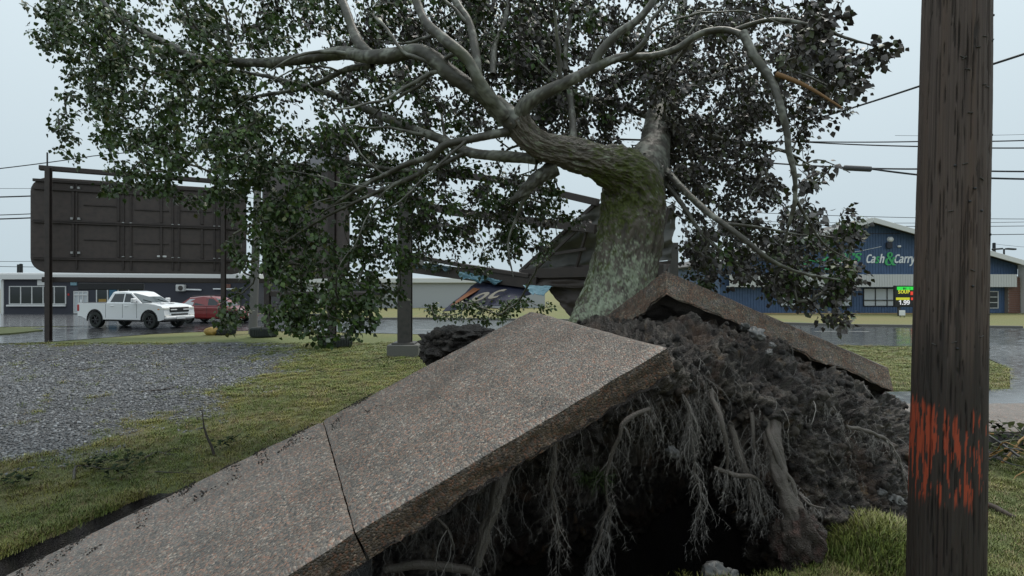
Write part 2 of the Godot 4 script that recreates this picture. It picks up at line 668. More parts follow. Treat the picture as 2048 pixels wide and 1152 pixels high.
func terrain() -> void:
	# the torn-up bed, finely; then the lawn about it; then on to the horizon
	var nx := 213
	var ny := 137
	var x0 := -3.6
	var d0 := 0.5
	var st := 0.05
	var pts := PackedVector3Array()
	var cols := PackedColorArray()
	var soil := PackedColorArray()
	var in_bed := PackedByteArray()
	for j in ny:
		for i in nx:
			var p := Vector2(x0 + i * st, d0 + j * st)
			var dep := bare_depth(p)
			var rim := i == 0 or j == 0 or i == nx - 1 or j == ny - 1
			if rim:
				dep = 0.0
			var y := gh(p.x, p.y) - dep
			if not rim and dep <= 0.0:
				y += 0.018 * nf.get_noise_2d(p.x * 2.0, p.y * 2.0)
			pts.append(Vector3(p.x, y, -p.y))
			cols.append(ground_color(p, 0.0 if p.y > 6.5 else gravel_at(p)))
			soil.append(Color(0.02, 0.016, 0.013) * (0.9 + 0.6 * nf.get_noise_2d(p.x * 5.0, p.y * 5.0)))
			in_bed.append(1 if dep > 0.0 else 0)
	var bed := PackedByteArray()
	var lawn := PackedByteArray()
	for k in nx * ny:
		var i := k % nx
		var j := k / nx
		var b := 0
		if i < nx - 1 and j < ny - 1:
			b = maxi(maxi(in_bed[k], in_bed[k + 1]), maxi(in_bed[k + nx], in_bed[k + nx + 1]))
		bed.append(1 - b)
		lawn.append(b)
	var mb := MB.new()
	mb.grid(pts, nx, ny, Vector3.UP, soil, 1.0, bed)
	struct("torn_soil_bed", mb, M.soil)
	mb = MB.new()
	mb.grid(pts, nx, ny, Vector3.UP, cols, 1.0, lawn)
	# coarser lawn: columns and rows that meet the fine part's rim
	var xs: Array[float] = []
	var ds: Array[float] = []
	for q in [-900.0, -300.0, -120.0, -70.0, -45.0, -32.0, -26.0, -22.0]:
		xs.append(q)
	var xe := x0 + (nx - 1) * st
	var de := d0 + (ny - 1) * st
	for i in 54:
		xs.append(lerpf(-20.0, x0, i / 54.0))
	xs.append(x0)
	for i in 12:
		xs.append(lerpf(x0, xe, (i + 1) / 12.0))
	for i in 24:
		xs.append(lerpf(xe, 20.0, (i + 1) / 24.0))
	for q in [24.0, 30.0, 45.0, 70.0, 120.0, 300.0, 900.0]:
		xs.append(q)
	for q in [-60.0, -10.0, -2.0, d0]:
		ds.append(q)
	for i in 20:
		ds.append(lerpf(d0, de, (i + 1) / 20.0))
	for i in 54:
		ds.append(lerpf(de, 24.0, (i + 1) / 54.0))
	for q in [27.0, 31.0, 36.0, 40.0, 46.0, 55.0, 70.0, 100.0, 180.0, 400.0, 1500.0]:
		ds.append(q)
	pts = PackedVector3Array()
	cols = PackedColorArray()
	var skip := PackedByteArray()
	for j in ds.size():
		for i in xs.size():
			var p := Vector2(xs[i], ds[j])
			pts.append(Vector3(p.x, gh(p.x, p.y), -p.y))
			cols.append(ground_color(p, gravel_at(p)))
			skip.append(1 if p.x > x0 - 0.001 and p.x < xe - 0.001 and p.y > d0 - 0.001 and p.y < de - 0.001 else 0)
	mb.grid(pts, xs.size(), ds.size(), Vector3.UP, cols, 1.0, skip)
	struct("ground", mb, M.ground)

func flat_sheet(called: String, poly: PackedVector2Array, y: float, m: Material) -> void:
	var mb := MB.new()
	for p in poly:
		mb.vt(Vector3(p.x, y, -p.y), Vector3.UP)
	var ids := Geometry2D.triangulate_polygon(poly)
	for k in range(0, ids.size(), 3):
		mb.tri(ids[k], ids[k + 1], ids[k + 2])
	struct(called, mb, m)
	paved.append(poly)

func roads() -> void:
	var near_edge := [[2048, 697], [1850, 693], [1700, 691], [1400, 682], [1000, 672], [700, 665], [500, 661], [380, 664], [300, 668], [200, 676], [90, 684], [0, 687], [-200, 689], [-500, 690]]
	var far_edge := [[-900, 655], [0, 655], [70, 655], [180, 652], [560, 640], [840, 638], [1100, 641], [1560, 648], [1700, 652], [2048, 656]]
	var poly := PackedVector2Array()
	poly.append(Vector2(60, 22.0))
	for q in near_edge:
		var t := P(q[0], q[1], 2.15 * F / (q[1] - 576.0))
		poly.append(Vector2(t.x, -t.z))
	poly.append(Vector2(-70, 21))
	poly.append(Vector2(-90, 29))
	for q in far_edge:
		var t := P(q[0], q[1], 2.15 * F / (q[1] - 576.0))
		poly.append(Vector2(t.x, -t.z))
	poly.append(Vector2(90, 31))
	poly.append(Vector2(90, 22))
	flat_sheet("road", poly, -0.45, M.asphalt)
	# painted lines along the far lanes
	var mb := MB.new()
	for k in 26:
		var x := -40.0 + k * 5.0
		var d := 29.5 - 0.055 * (x + 8.0)
		if absf(x + 19.0) > 5.0:
			mb.flat([Vector3(x, -0.446, -d), Vector3(x + 2.6, -0.446, -d + 0.14), Vector3(x + 2.6, -0.446, -d + 0.26), Vector3(x, -0.446, -d - 0.0 + 0.12)], Vector3.UP)
	struct("lane_marking", mb, mat(lin(0.4, 0.4, 0.39), 0.5))
	# forecourt of the dark shop
	var lot := PackedVector2Array([Vector2(-95, 29.2), Vector2(-31, 30.9), Vector2(-24.0, 32.2), Vector2(-16.0, 38.0), Vector2(-15, 47.4), Vector2(-95, 47.4)])
	flat_sheet("forecourt_pavement", lot, -0.446, M.drive)
	# low kerb along the far side of the road
	mb = MB.new()
	var prev := Vector3.ZERO
	for q in far_edge.slice(4):
		var t := P(q[0], q[1], 2.15 * F / (q[1] - 576.0)) + Vector3(0, 0, -0.1)
		t.y = -0.41
		if prev != Vector3.ZERO:
			mb.bar(prev, t, 0.16, 0.14, Vector3.UP, 0.02)
		prev = t
	struct("kerb", mb, M.concrete_plain)
	# grass island at far left between the drive and the road
	mb = MB.new()
	var isl := PackedVector2Array()
	for q in [[-260, 676], [-260, 657], [0, 656], [60, 657], [86, 661], [60, 664], [20, 668], [-60, 673]]:
		var t := P(q[0], q[1], 2.13 * F / (q[1] - 576.0))
		isl.append(Vector2(t.x, -t.z))
	mb.col = Color(0.06, 0.075, 0.02)
	mb.prism(isl, Transform3D(Basis(Vector3.RIGHT, Vector3(0, 0, -1), Vector3.UP), Vector3(0, -0.45, 0)), 0.0, 0.06, 0.0)
	struct("grass_island", mb, M.ground)
	# the sidewalk's bay and the apron that runs down to the road, on the right
	mb = MB.new()
	var pts := PackedVector3Array()
	var edge := [[1990, 775], [2016, 770], [2020, 750], [2010, 733], [1985, 727], [1930, 712], [1890, 698]]
	var rows := 0
	for k in 25:
		var d := lerpf(8.32, 21.2, k / 24.0)
		var best := 6.6
		if d < 9.6:
			best = 5.2
		else:
			best = lerpf(d * 0.876, d * 0.80, clampf((d - 14.0) / 6.0, 0, 1))
		for i in 9:
			var x := best + 14.0 * i / 8.0
			pts.append(Vector3(x, gh(x, d) + 0.024, -d))
		rows += 1
	mb.grid(pts, 9, rows, Vector3.UP)
	struct("driveway_apron", mb, M.drive)
	paved.append(PackedVector2Array([Vector2(4.0, 8.3), Vector2(5.2, 9.6), Vector2(8.4, 9.6), Vector2(12.3, 14.0), Vector2(16.6, 21.2), Vector2(30, 21.2), Vector2(21, 8.3)]))
	paved.append(PackedVector2Array([Vector2(4.0, 6.6), Vector2(21, 6.6), Vector2(21, 8.5), Vector2(4.0, 8.5)]))

# ---------------------------------------------------------------- buildings
func rect(x0: float, y0: float, x1: float, y1: float) -> PackedVector2Array:
	return PackedVector2Array([Vector2(x0, y0), Vector2(x1, y0), Vector2(x1, y1), Vector2(x0, y1)])

func bx(called: String, m: Material, parent: Node3D, a: Vector3, b: Vector3, bev := 0.0) -> MeshInstance3D:
	var mb := MB.new()
	mb.box((b - a).abs(), Transform3D(Basis.IDENTITY, (a + b) * 0.5), bev)
	return part(called, mb, m, parent)

# a window of so many columns and rows, its face at z; sub-parts frame and pane
func window_at(o: Node3D, x0: float, y0: float, x1: float, y1: float, z: float, nx: int, ny: int, frame: Material, glass: Material, called := "window") -> MeshInstance3D:
	var t := 0.07
	var mb := MB.new()
	for i in nx + 1:
		var x := lerpf(x0, x1, float(i) / nx)
		mb.box(Vector3(t, y1 - y0 + t, 0.09), Transform3D(Basis.IDENTITY, Vector3(x, (y0 + y1) / 2, z + 0.03)), 0.008)
	for j in ny + 1:
		var y := lerpf(y0, y1, float(j) / ny)
		mb.box(Vector3(x1 - x0 - t, t, 0.07), Transform3D(Basis.IDENTITY, Vector3((x0 + x1) / 2, y, z + 0.03)), 0.008)
	var w := part(called, mb, frame, o)
	for i in nx:
		for j in ny:
			var pb := MB.new()
			pb.box(Vector3((x1 - x0) / nx - 0.02, (y1 - y0) / ny - 0.02, 0.02), Transform3D(Basis.IDENTITY, Vector3(lerpf(x0, x1, (i + 0.5) / nx), lerpf(y0, y1, (j + 0.5) / ny), z + 0.012)))
			part("pane", pb, glass, w)
	return w

func dark_shop() -> void:
	var d := 47.0
	var k := d / F
	var o := thing("dark_shop", "long single storey charcoal shop with white roof fascia behind the pickup truck", "shop", "", Vector3(-32, -0.45, -d))
	var X := func(u: float) -> float: return (u - 1024.0) * k + 32.0
	var Y := func(v: float) -> float: return CH - (v - 576.0) * k + 0.45
	bx("wall", M.navy, o, Vector3(X.call(4), -0.3, -9), Vector3(X.call(500), Y.call(556), 0))
	bx("fascia", M.trim, o, Vector3(X.call(-2), Y.call(559), -9.3), Vector3(X.call(506), Y.call(548), 0.35), 0.03)
	bx("roof", M.white, o, Vector3(X.call(0), Y.call(548) + 0.002, -9.2), Vector3(X.call(504), Y.call(545.5), 0.2), 0.04)
	bx("corner_trim", M.trim, o, Vector3(X.call(2), 0, -0.2), Vector3(X.call(8), Y.call(560), 0.06))
	window_at(o, X.call(20), Y.call(608), X.call(132), Y.call(573), 0.0, 5, 1, M.trim, M.glass)
	bx("window_sill", M.trim, o, Vector3(X.call(15), Y.call(613), 0), Vector3(X.call(132.5), Y.call(609.5), 0.16), 0.02)
	bx("sign_panel", M.trim, o, Vector3(X.call(76), Y.call(571), 0.0), Vector3(X.call(93), Y.call(560), 0.1), 0.02)
	bx("sign_panel", M.sky_blue, o, Vector3(X.call(142), Y.call(571), 0.0), Vector3(X.call(155), Y.call(561), 0.1), 0.02)
	# entrance
	var dr := window_at(o, X.call(149), Y.call(626), X.call(176), Y.call(583), 0.0, 3, 1, M.trim, M.glass_pale, "door")
	var mb := MB.new()
	mb.box(Vector3(X.call(176) - X.call(149), 0.09, 0.1), Transform3D(Basis.IDENTITY, Vector3((X.call(149) + X.call(176)) / 2, Y.call(590), 0.04)), 0.01)
	part("transom", mb, M.trim, dr)
	bx("notice", M.white, o, Vector3(X.call(161), Y.call(605), 0.05), Vector3(X.call(165), Y.call(599), 0.06))
	window_at(o, X.call(194), Y.call(606), X.call(216), Y.call(578), 0.0, 1, 1, M.trim, M.glass)
	bx("poster", M.yellow, o, Vector3(X.call(198), Y.call(604), 0.03), Vector3(X.call(213), Y.call(598), 0.05))
	bx("poster", mat(lin(0.03, 0.12, 0.2), 0.5), o, Vector3(X.call(219), Y.call(604), 0.0), Vector3(X.call(234), Y.call(578), 0.04))
	window_at(o, X.call(237), Y.call(606), X.call(258), Y.call(579), 0.0, 1, 1, M.trim, M.glass)
	bx("notice", M.lamp_red, o, Vector3(X.call(135.5), Y.call(591), 0.0), Vector3(X.call(139), Y.call(587), 0.03))
	# wall unit with its pipe
	mb = MB.new()
	mb.box(Vector3(0.7, 0.55, 0.4), Transform3D(Basis.IDENTITY, Vector3(X.call(365), Y.call(576), 0.22)), 0.05)
	var ac := part("air_conditioner", mb, M.offwhite, o)
	mb = MB.new()
	mb.lathe([Vector2(0.01, 0.03), Vector2(0.17, 0.03), Vector2(0.2, 0.01), Vector2(0.2, -0.02)], Transform3D(Basis.IDENTITY, Vector3(X.call(365) + 0.08, Y.call(576), 0.43)), 18)
	part("fan_grille", mb, M.steel, ac)
	mb = MB.new()
	mb.tube(PackedVector3Array([Vector3(X.call(373), Y.call(579), 0.12), Vector3(X.call(404), Y.call(580), 0.12)]), PackedFloat32Array([0.07, 0.07]), 8)
	part("pipe", mb, M.white, o)
	bx("wall_vent", M.brick, o, Vector3(X.call(448), Y.call(576), 0), Vector3(X.call(462), Y.call(568), 0.12), 0.03)
	mb = MB.new()
	mb.tube(PackedVector3Array([Vector3(X.call(428), Y.call(578), 0.12), Vector3(X.call(470), Y.call(578), 0.12)]), PackedFloat32Array([0.06, 0.06]), 8)
	part("pipe", mb, M.white, o)
	for q in [[113, 7.0], [235, 9.0]]:
		mb = MB.new()
		mb.tube(PackedVector3Array([Vector3(X.call(q[0]), Y.call(546), -3), Vector3(X.call(q[0]), Y.call(546 - q[1]), -3)]), PackedFloat32Array([0.05, 0.05]), 6)
		part("roof_vent", mb, M.dark, o)

func white_shed() -> void:
	var d := 62.0
	var k := d / F
	var o := thing("white_shed", "pale low warehouse with dark doorway across the road behind the tree", "warehouse", "", Vector3(-12, -0.45, -d))
	var X := func(u: float) -> float: return (u - 1024.0) * k + 12.0
	var Y := func(v: float) -> float: return CH - (v - 576.0) * k + 0.45
	bx("wall", mat(lin(0.36, 0.37, 0.385), 0.7), o, Vector3(X.call(520), -0.2, -14), Vector3(X.call(1090), Y.call(566), 0))
	bx("roof", M.trim, o, Vector3(X.call(516), Y.call(566) + 0.003, -14.3), Vector3(X.call(1094), Y.call(556), 0.4), 0.05)
	bx("canopy", M.dark, o, Vector3(X.call(690), Y.call(590), 0), Vector3(X.call(770), Y.call(576), 1.4), 0.05)
	bx("door", M.dark, o, Vector3(X.call(705), 0, 0), Vector3(X.call(728), Y.call(591), 0.06))
	window_at(o, X.call(580), Y.call(600), X.call(640), Y.call(582), 0.0, 4, 1, M.trim, M.glass)
	for u in [640.0, 800.0, 960.0]:
		bx("pilaster", M.trim, o, Vector3(X.call(u - 2), 0, 0), Vector3(X.call(u + 2), Y.call(567), 0.25), 0.02)

func ribbed(x0: float, x1: float, y0: float, top: Callable, z: float, pitch: float, deep: float) -> MB:
	var mb := MB.new()
	var n := int(round((x1 - x0) / pitch))
	for i in n:
		var a := lerpf(x0, x1, float(i) / n)
		var b := lerpf(x0, x1, (i + 0.8) / n)
		var e := lerpf(x0, x1, (i + 1.0) / n)
		var q := [[a, z + deep], [b, z + deep], [(b + e) * 0.5, z], [e, z + deep]]
		for s in 3:
			var pa: Array = q[s]
			var pb: Array = q[s + 1]
			mb.flat([Vector3(pa[0], y0, pa[1]), Vector3(pb[0], y0, pb[1]), Vector3(pb[0], top.call(pb[0]), pb[1]), Vector3(pa[0], top.call(pa[0]), pa[1])], Vector3(0, 0, 1))
	return mb

func lettering(text: String, height: float, m: Material, parent: Node3D, at: Vector3, slant := 0.0, thick := 0.06, serif := false, narrow := 1.0) -> float:
	var f := SystemFont.new()
	f.font_names = PackedStringArray(["Droid Serif" if serif else "Droid Sans"])
	f.font_weight = 700
	var x := 0.0
	for ch in text:   # each letter a piece of its own
		var tm := TextMesh.new()
		tm.font = f
		tm.text = ch
		tm.font_size = 64
		tm.pixel_size = height / 46.0
		tm.depth = thick
		tm.horizontal_alignment = HORIZONTAL_ALIGNMENT_LEFT
		tm.vertical_alignment = VERTICAL_ALIGNMENT_BOTTOM
		var o := MeshInstance3D.new()
		o.name = "letter"
		o.mesh = tm
		o.material_override = m
		o.transform = Transform3D(Basis(Vector3(narrow, 0, 0), Vector3(slant, 1, 0), Vector3(0, 0, 1)), at + Vector3(x, 0, 0))
		parent.add_child(o, true)
		x += f.get_string_size(ch, HORIZONTAL_ALIGNMENT_LEFT, -1, 64).x * height / 46.0 * 0.93 * narrow
	return x

func blue_store() -> void:
	var d := 49.0
	var k := d / F
	var ox := 30.0
	var o := thing("blue_store", "blue ribbed gable fronted store with white canopy band and brick pier", "store", "", Vector3(ox, -0.45, -d))
	var X := func(u: float) -> float: return (u - 1024.0) * k - ox
	var Y := func(v: float) -> float: return CH - (v - 576.0) * k + 0.45
	var ax: float = X.call(1731)
	var ay: float = Y.call(444)
	var slope := 0.285
	var top := func(x: float) -> float: return ay - absf(x - ax) * slope
	var lx: float = X.call(1440)
	var rx: float = X.call(2034)
	# body with pitched roof
	var mb := MB.new()
	mb.prism(PackedVector2Array([Vector2(lx, -0.3), Vector2(rx, -0.3), Vector2(rx, top.call(rx) - 0.1), Vector2(ax, ay - 0.1), Vector2(lx, top.call(lx) - 0.1)]), Transform3D.IDENTITY, -18.0, -0.01)
	part("body", mb, M.blue, o)
	part("ribbed_wall", ribbed(lx, rx, Y.call(549), top, 0.02, 0.24, 0.035), M.blue, o)
	part("ribbed_wall", ribbed(lx, X.call(2008), 0.0, func(_x: float) -> float: return Y.call(574), 0.02, 0.24, 0.035), M.blue, o)
	# roof slopes with a white verge
	for s in [-1.0, 1.0]:
		var far: float = (X.call(2062) - ax) if s > 0.0 else (ax - X.call(1425))
		var a := Vector3(ax, ay + 0.12, -8.5)
		var e := a + Vector3(s * far, -far * slope, 0)
		var rf := MB.new()
		var z0 := -18.5
		var z1 := 1.0
		rf.box(Vector3(a.distance_to(e), 0.16, z1 - z0), Transform3D(Basis((e - a).normalized(), Vector3(s * slope, 1, 0).normalized(), Vector3(0, 0, 1)) if s > 0.0 else Basis((a - e).normalized(), Vector3(s * slope, 1, 0).normalized(), Vector3(0, 0, 1)), Vector3((a.x + e.x) / 2, (a.y + e.y) / 2, (z0 + z1) / 2)), 0.02)
		var roof := part("roof", rf, M.steel, o)
		rf = MB.new()
		rf.box(Vector3(a.distance_to(e), 0.42, 0.1), Transform3D(Basis((e - a).normalized() * s, Vector3(s * slope, 1, 0).normalized(), Vector3(0, 0, 1)), Vector3((a.x + e.x) / 2, (a.y + e.y) / 2 - 0.05, 1.05)), 0.02)
		part("verge", rf, M.trim, roof)
	# soffit line above the sign
	bx("soffit_line", M.navy, o, Vector3(X.call(1690), Y.call(468), 0.05), Vector3(X.call(1800), Y.call(466.5), 0.09))
	# canopy band of white ribbed metal
	part("canopy_band", ribbed(X.call(1452), X.call(2018), Y.call(574), func(_x: float) -> float: return Y.call(549), 0.75, 0.22, 0.03), M.offwhite, o)
	bx("canopy_soffit", M.offwhite, o, Vector3(X.call(1452), Y.call(574), 0.06), Vector3(X.call(2018), Y.call(574) + 0.08, 0.76))
	bx("canopy_top", M.offwhite, o, Vector3(X.call(1452), Y.call(549) - 0.06, 0.06), Vector3(X.call(2018), Y.call(549), 0.77))
	for q in [[1726, 1796, 3], [1640, 1702, 3], [1560, 1620, 3], [1840, 1920, 4]]:
		window_at(o, X.call(q[0]), Y.call(612), X.call(q[1]), Y.call(577), 0.06, q[2], 1, M.dark, M.glass_pale)
		bx("glazing_bar", M.dark, o, Vector3(X.call(q[0]), Y.call(601), 0.1), Vector3(X.call(q[1]), Y.call(599.5), 0.17))
	window_at(o, X.call(1968), Y.call(616), X.call(1994), Y.call(583), 0.06, 1, 3, M.offwhite, M.glass)
	# brick pier and the raked white buttress
	var pier := bx("brick_pier", M.mortar, o, Vector3(X.call(2008), 0, -0.3), Vector3(X.call(2032), Y.call(553), 0.4))
	mb = MB.new()
	var bw: float = X.call(2032) - X.call(2008)
	var ph: float = Y.call(553)
	var courses := int(ph / 0.16)
	for j in courses:
		for i in 5:
			var xa: float = X.call(2008) + bw * (i + (0.5 if j % 2 else 0.0)) / 5.0
			var xb := minf(xa + bw / 5.0 - 0.02, X.call(2032))
			if xb - xa > 0.04:
				mb.box(Vector3(xb - xa, 0.13, 0.03), Transform3D(Basis.IDENTITY, Vector3((xa + xb) / 2, 0.08 + j * 0.16, 0.41)), 0.008)
	part("brickwork", mb, M.brick, pier).set_meta("kind", "stuff")
	mb = MB.new()
	mb.prism(PackedVector2Array([Vector2(X.call(2034), 0), Vector2(X.call(2046), 0), Vector2(X.call(2056), Y.call(530)), Vector2(X.call(2031), Y.call(530)), Vector2(X.call(2031), Y.call(552))]), Transform3D.IDENTITY, 0.2, 1.0, 0.03)
	part("buttress", mb, M.offwhite, o)
	# sign
	var z := 0.07
	var hh := 17.0 * k
	var base: float = Y.call(532)
	var x: float = X.call(1728)
	x += lettering("Ca", hh, M.white, o, Vector3(x, base, z), 0.2, 0.06, false, 0.72)
	x += lettering("s", hh, M.green, o, Vector3(x, base, z), 0.2, 0.06, false, 0.72)
	x += lettering("h", hh, M.white, o, Vector3(x, base, z), 0.2, 0.06, false, 0.72)
	lettering("&", hh * 1.55, M.green, o, Vector3(x, base - 8.0 * k, z + 0.05), 0.1, 0.06, true, 0.8)
	x = X.call(1784)
	lettering("Carry", hh, M.white, o, Vector3(x, base, z), 0.2, 0.06, false, 0.72)
	lettering("ers", hh * 1.35, M.green, o, Vector3(X.call(1668), base + 0.02, z), 0.35, 0.06, true)
	mb = MB.new()
	mb.tube(PackedVector3Array([Vector3(X.call(1606), base + 0.1, z), Vector3(X.call(1622), base + 0.55, z), Vector3(X.call(1640), base + 0.3, z), Vector3(X.call(1655), base + 0.75, z)]), PackedFloat32Array([0.1, 0.16, 0.14, 0.09]), 8)
	part("green_flourish", mb, M.green, o)
	bx("underline", M.green, o, Vector3(X.call(1648), base - 0.32, z), Vector3(X.call(1664), base - 0.18, z + 0.06), 0.02)
	# wall lamps and a vent hood
	mb = MB.new()
	mb.lathe([Vector2(0.02, 0.3), Vector2(0.16, 0.26), Vector2(0.24, 0.12), Vector2(0.26, 0.0)], Transform3D(Basis.IDENTITY, Vector3(X.call(1779), Y.call(479), 0.05)), 14)
	part("wall_lamp", mb, M.white, o)
	bx("meter_box", M.navy, o, Vector3(X.call(1770), Y.call(497), 0.05), Vector3(X.call(1781), Y.call(485), 0.3), 0.04)
	bx("small_lamp", M.white, o, Vector3(X.call(1793), Y.call(495), 0.05), Vector3(X.call(1799), Y.call(491), 0.25), 0.04)
	mb = MB.new()
	mb.tube(PackedVector3Array([Vector3(X.call(1672), Y.call(509), 0.08), Vector3(X.call(1720), Y.call(502), 0.08), Vector3(X.call(1762), Y.call(493), 0.08)]), PackedFloat32Array([0.02, 0.02, 0.02]), 6)
	part("cable", mb, M.white, o)

	# the lit price board on its stand
	var s := thing("price_board", "black lit price board with green, yellow and white lettering before the blue store", "sign", "", Vector3(0, -0.45, -44.0))
	var kk := 44.0 / F
	var SX := func(u: float) -> float: return (u - 1024.0) * kk
	var SY := func(v: float) -> float: return CH - (v - 576.0) * kk + 0.45
	bx("cabinet", M.dark, s, Vector3(SX.call(1790), SY.call(614), -0.25), Vector3(SX.call(1846), SY.call(571), 0.0), 0.03)
	bx("screen_band", glow(lin(0.02, 0.75, 0.06), 0.7), s, Vector3(SX.call(1794), SY.call(580), 0.0), Vector3(SX.call(1842), SY.call(573.5), 0.02))
	for q in [[1806, 1809], [1810.5, 1812], [1819, 1820], [1829, 1833]]:
		bx("screen_mark", M.dark, s, Vector3(SX.call(q[0]), SY.call(579), 0.02), Vector3(SX.call(q[1]), SY.call(575), 0.028))
	lettering("SOUP", 7.0 * kk, glow(lin(0.6, 0.6, 0.03), 0.8), s, Vector3(SX.call(1796), SY.call(589.5), 0.002), 0.0, 0.01)
	bx("screen_band", glow(lin(0.8, 0.05, 0.02), 0.7), s, Vector3(SX.call(1821), SY.call(590), 0.0), Vector3(SX.call(1843), SY.call(583), 0.02))
	bx("screen_band", glow(lin(0.55, 0.55, 0.02), 0.7), s, Vector3(SX.call(1792), SY.call(600), 0.0), Vector3(SX.call(1819), SY.call(595), 0.02))
	bx("screen_band", glow(lin(0.8, 0.05, 0.02), 0.7), s, Vector3(SX.call(1822), SY.call(600), 0.0), Vector3(SX.call(1843), SY.call(595), 0.02))
	lettering("1.99", 9.0 * kk, glow(lin(0.7, 0.72, 0.75), 0.8), s, Vector3(SX.call(1797), SY.call(612.5), 0.002), 0.0, 0.01)
	for u in [1800.0, 1836.0]:
		bx("leg", M.steel, s, Vector3(SX.call(u - 2), -0.05, -0.2), Vector3(SX.call(u + 2), SY.call(614), -0.05))
	var f := thing("yard_sign", "small white sign on the lawn under the price board", "sign", "", Vector3(0, -0.45, -42.0))
	var fk := 42.0 / F
	bx("panel", M.white, f, Vector3((1798 - 1024) * fk, 0.12, 0), Vector3((1810 - 1024) * fk, 0.5, 0.04), 0.01)
	for u in [1800.0, 1808.0]:
		bx("leg", M.steel, f, Vector3((u - 1024.5) * fk, -0.05, 0.005), Vector3((u - 1023.5) * fk, 0.12, 0.035))
	# bare strip of yellow soil along the front
	mb = MB.new()
	mb.box(Vector3(26, 0.06, 1.6), Transform3D(Basis.IDENTITY, Vector3(26, -0.46, -47.8)), 0.02)
	mb.col = Color(1, 1, 1)
	struct("planting_strip_soil", mb, mat(lin(0.22, 0.15, 0.06), 0.9))

# ---------------------------------------------------------------- hoardings
# a steel post of H section with its base
func post(o: Node3D, at: Vector3, h: float, w: float, m: Material) -> MeshInstance3D:
	var mb := MB.new()
	mb.box(Vector3(w, h, w * 0.12), Transform3D(Basis.IDENTITY, at + Vector3(0, h / 2, w * 0.4)), 0.01)
	mb.box(Vector3(w, h, w * 0.12), Transform3D(Basis.IDENTITY, at + Vector3(0, h / 2, -w * 0.4)), 0.01)
	mb.box(Vector3(w * 0.1, h - 0.004, w * 0.68), Transform3D(Basis.IDENTITY, at + Vector3(0, h / 2, 0)))
	mb.box(Vector3(w * 0.1, h - 0.004, w * 0.68), Transform3D(Basis.IDENTITY, at + Vector3(-w * 0.43, h / 2, 0)))
	return part("post", mb, m, o)

func rounded(w: float, h: float, r: float, n := 6) -> PackedVector2Array:
	var out := PackedVector2Array()
	for c in [[w - r, h - r, 0.0], [r, h - r, 0.25], [r, r, 0.5], [w - r, r, 0.75]]:
		for i in n + 1:
			var a: float = TAU * (c[2] + 0.25 * i / n)
			out.append(Vector2(c[0] + r * cos(a), c[1] + r * sin(a)))
	return out

func tyre_ring(at: Vector3, r: float, h: float) -> MB:
	var mb := MB.new()
	var t := Transform3D(Basis(Vector3.RIGHT, Vector3(0, 0, -1), Vector3.UP), at)
	mb.lathe([Vector2(r * 0.62, h * 0.15), Vector2(r * 0.62, h * 0.85), Vector2(r * 0.75, h), Vector2(r * 0.93, h * 0.97), Vector2(r, h * 0.85), Vector2(r, h * 0.15), Vector2(r * 0.93, 0.02), Vector2(r * 0.7, 0.0)], t, 28)
	for k in 36:
		var a := TAU * k / 36.0
		mb.box(Vector3(0.03, h * 0.62, 0.05), Transform3D(Basis(Vector3.UP, -a), at + Vector3(cos(a) * r, h * 0.5, sin(a) * r)), 0.006)
	return mb

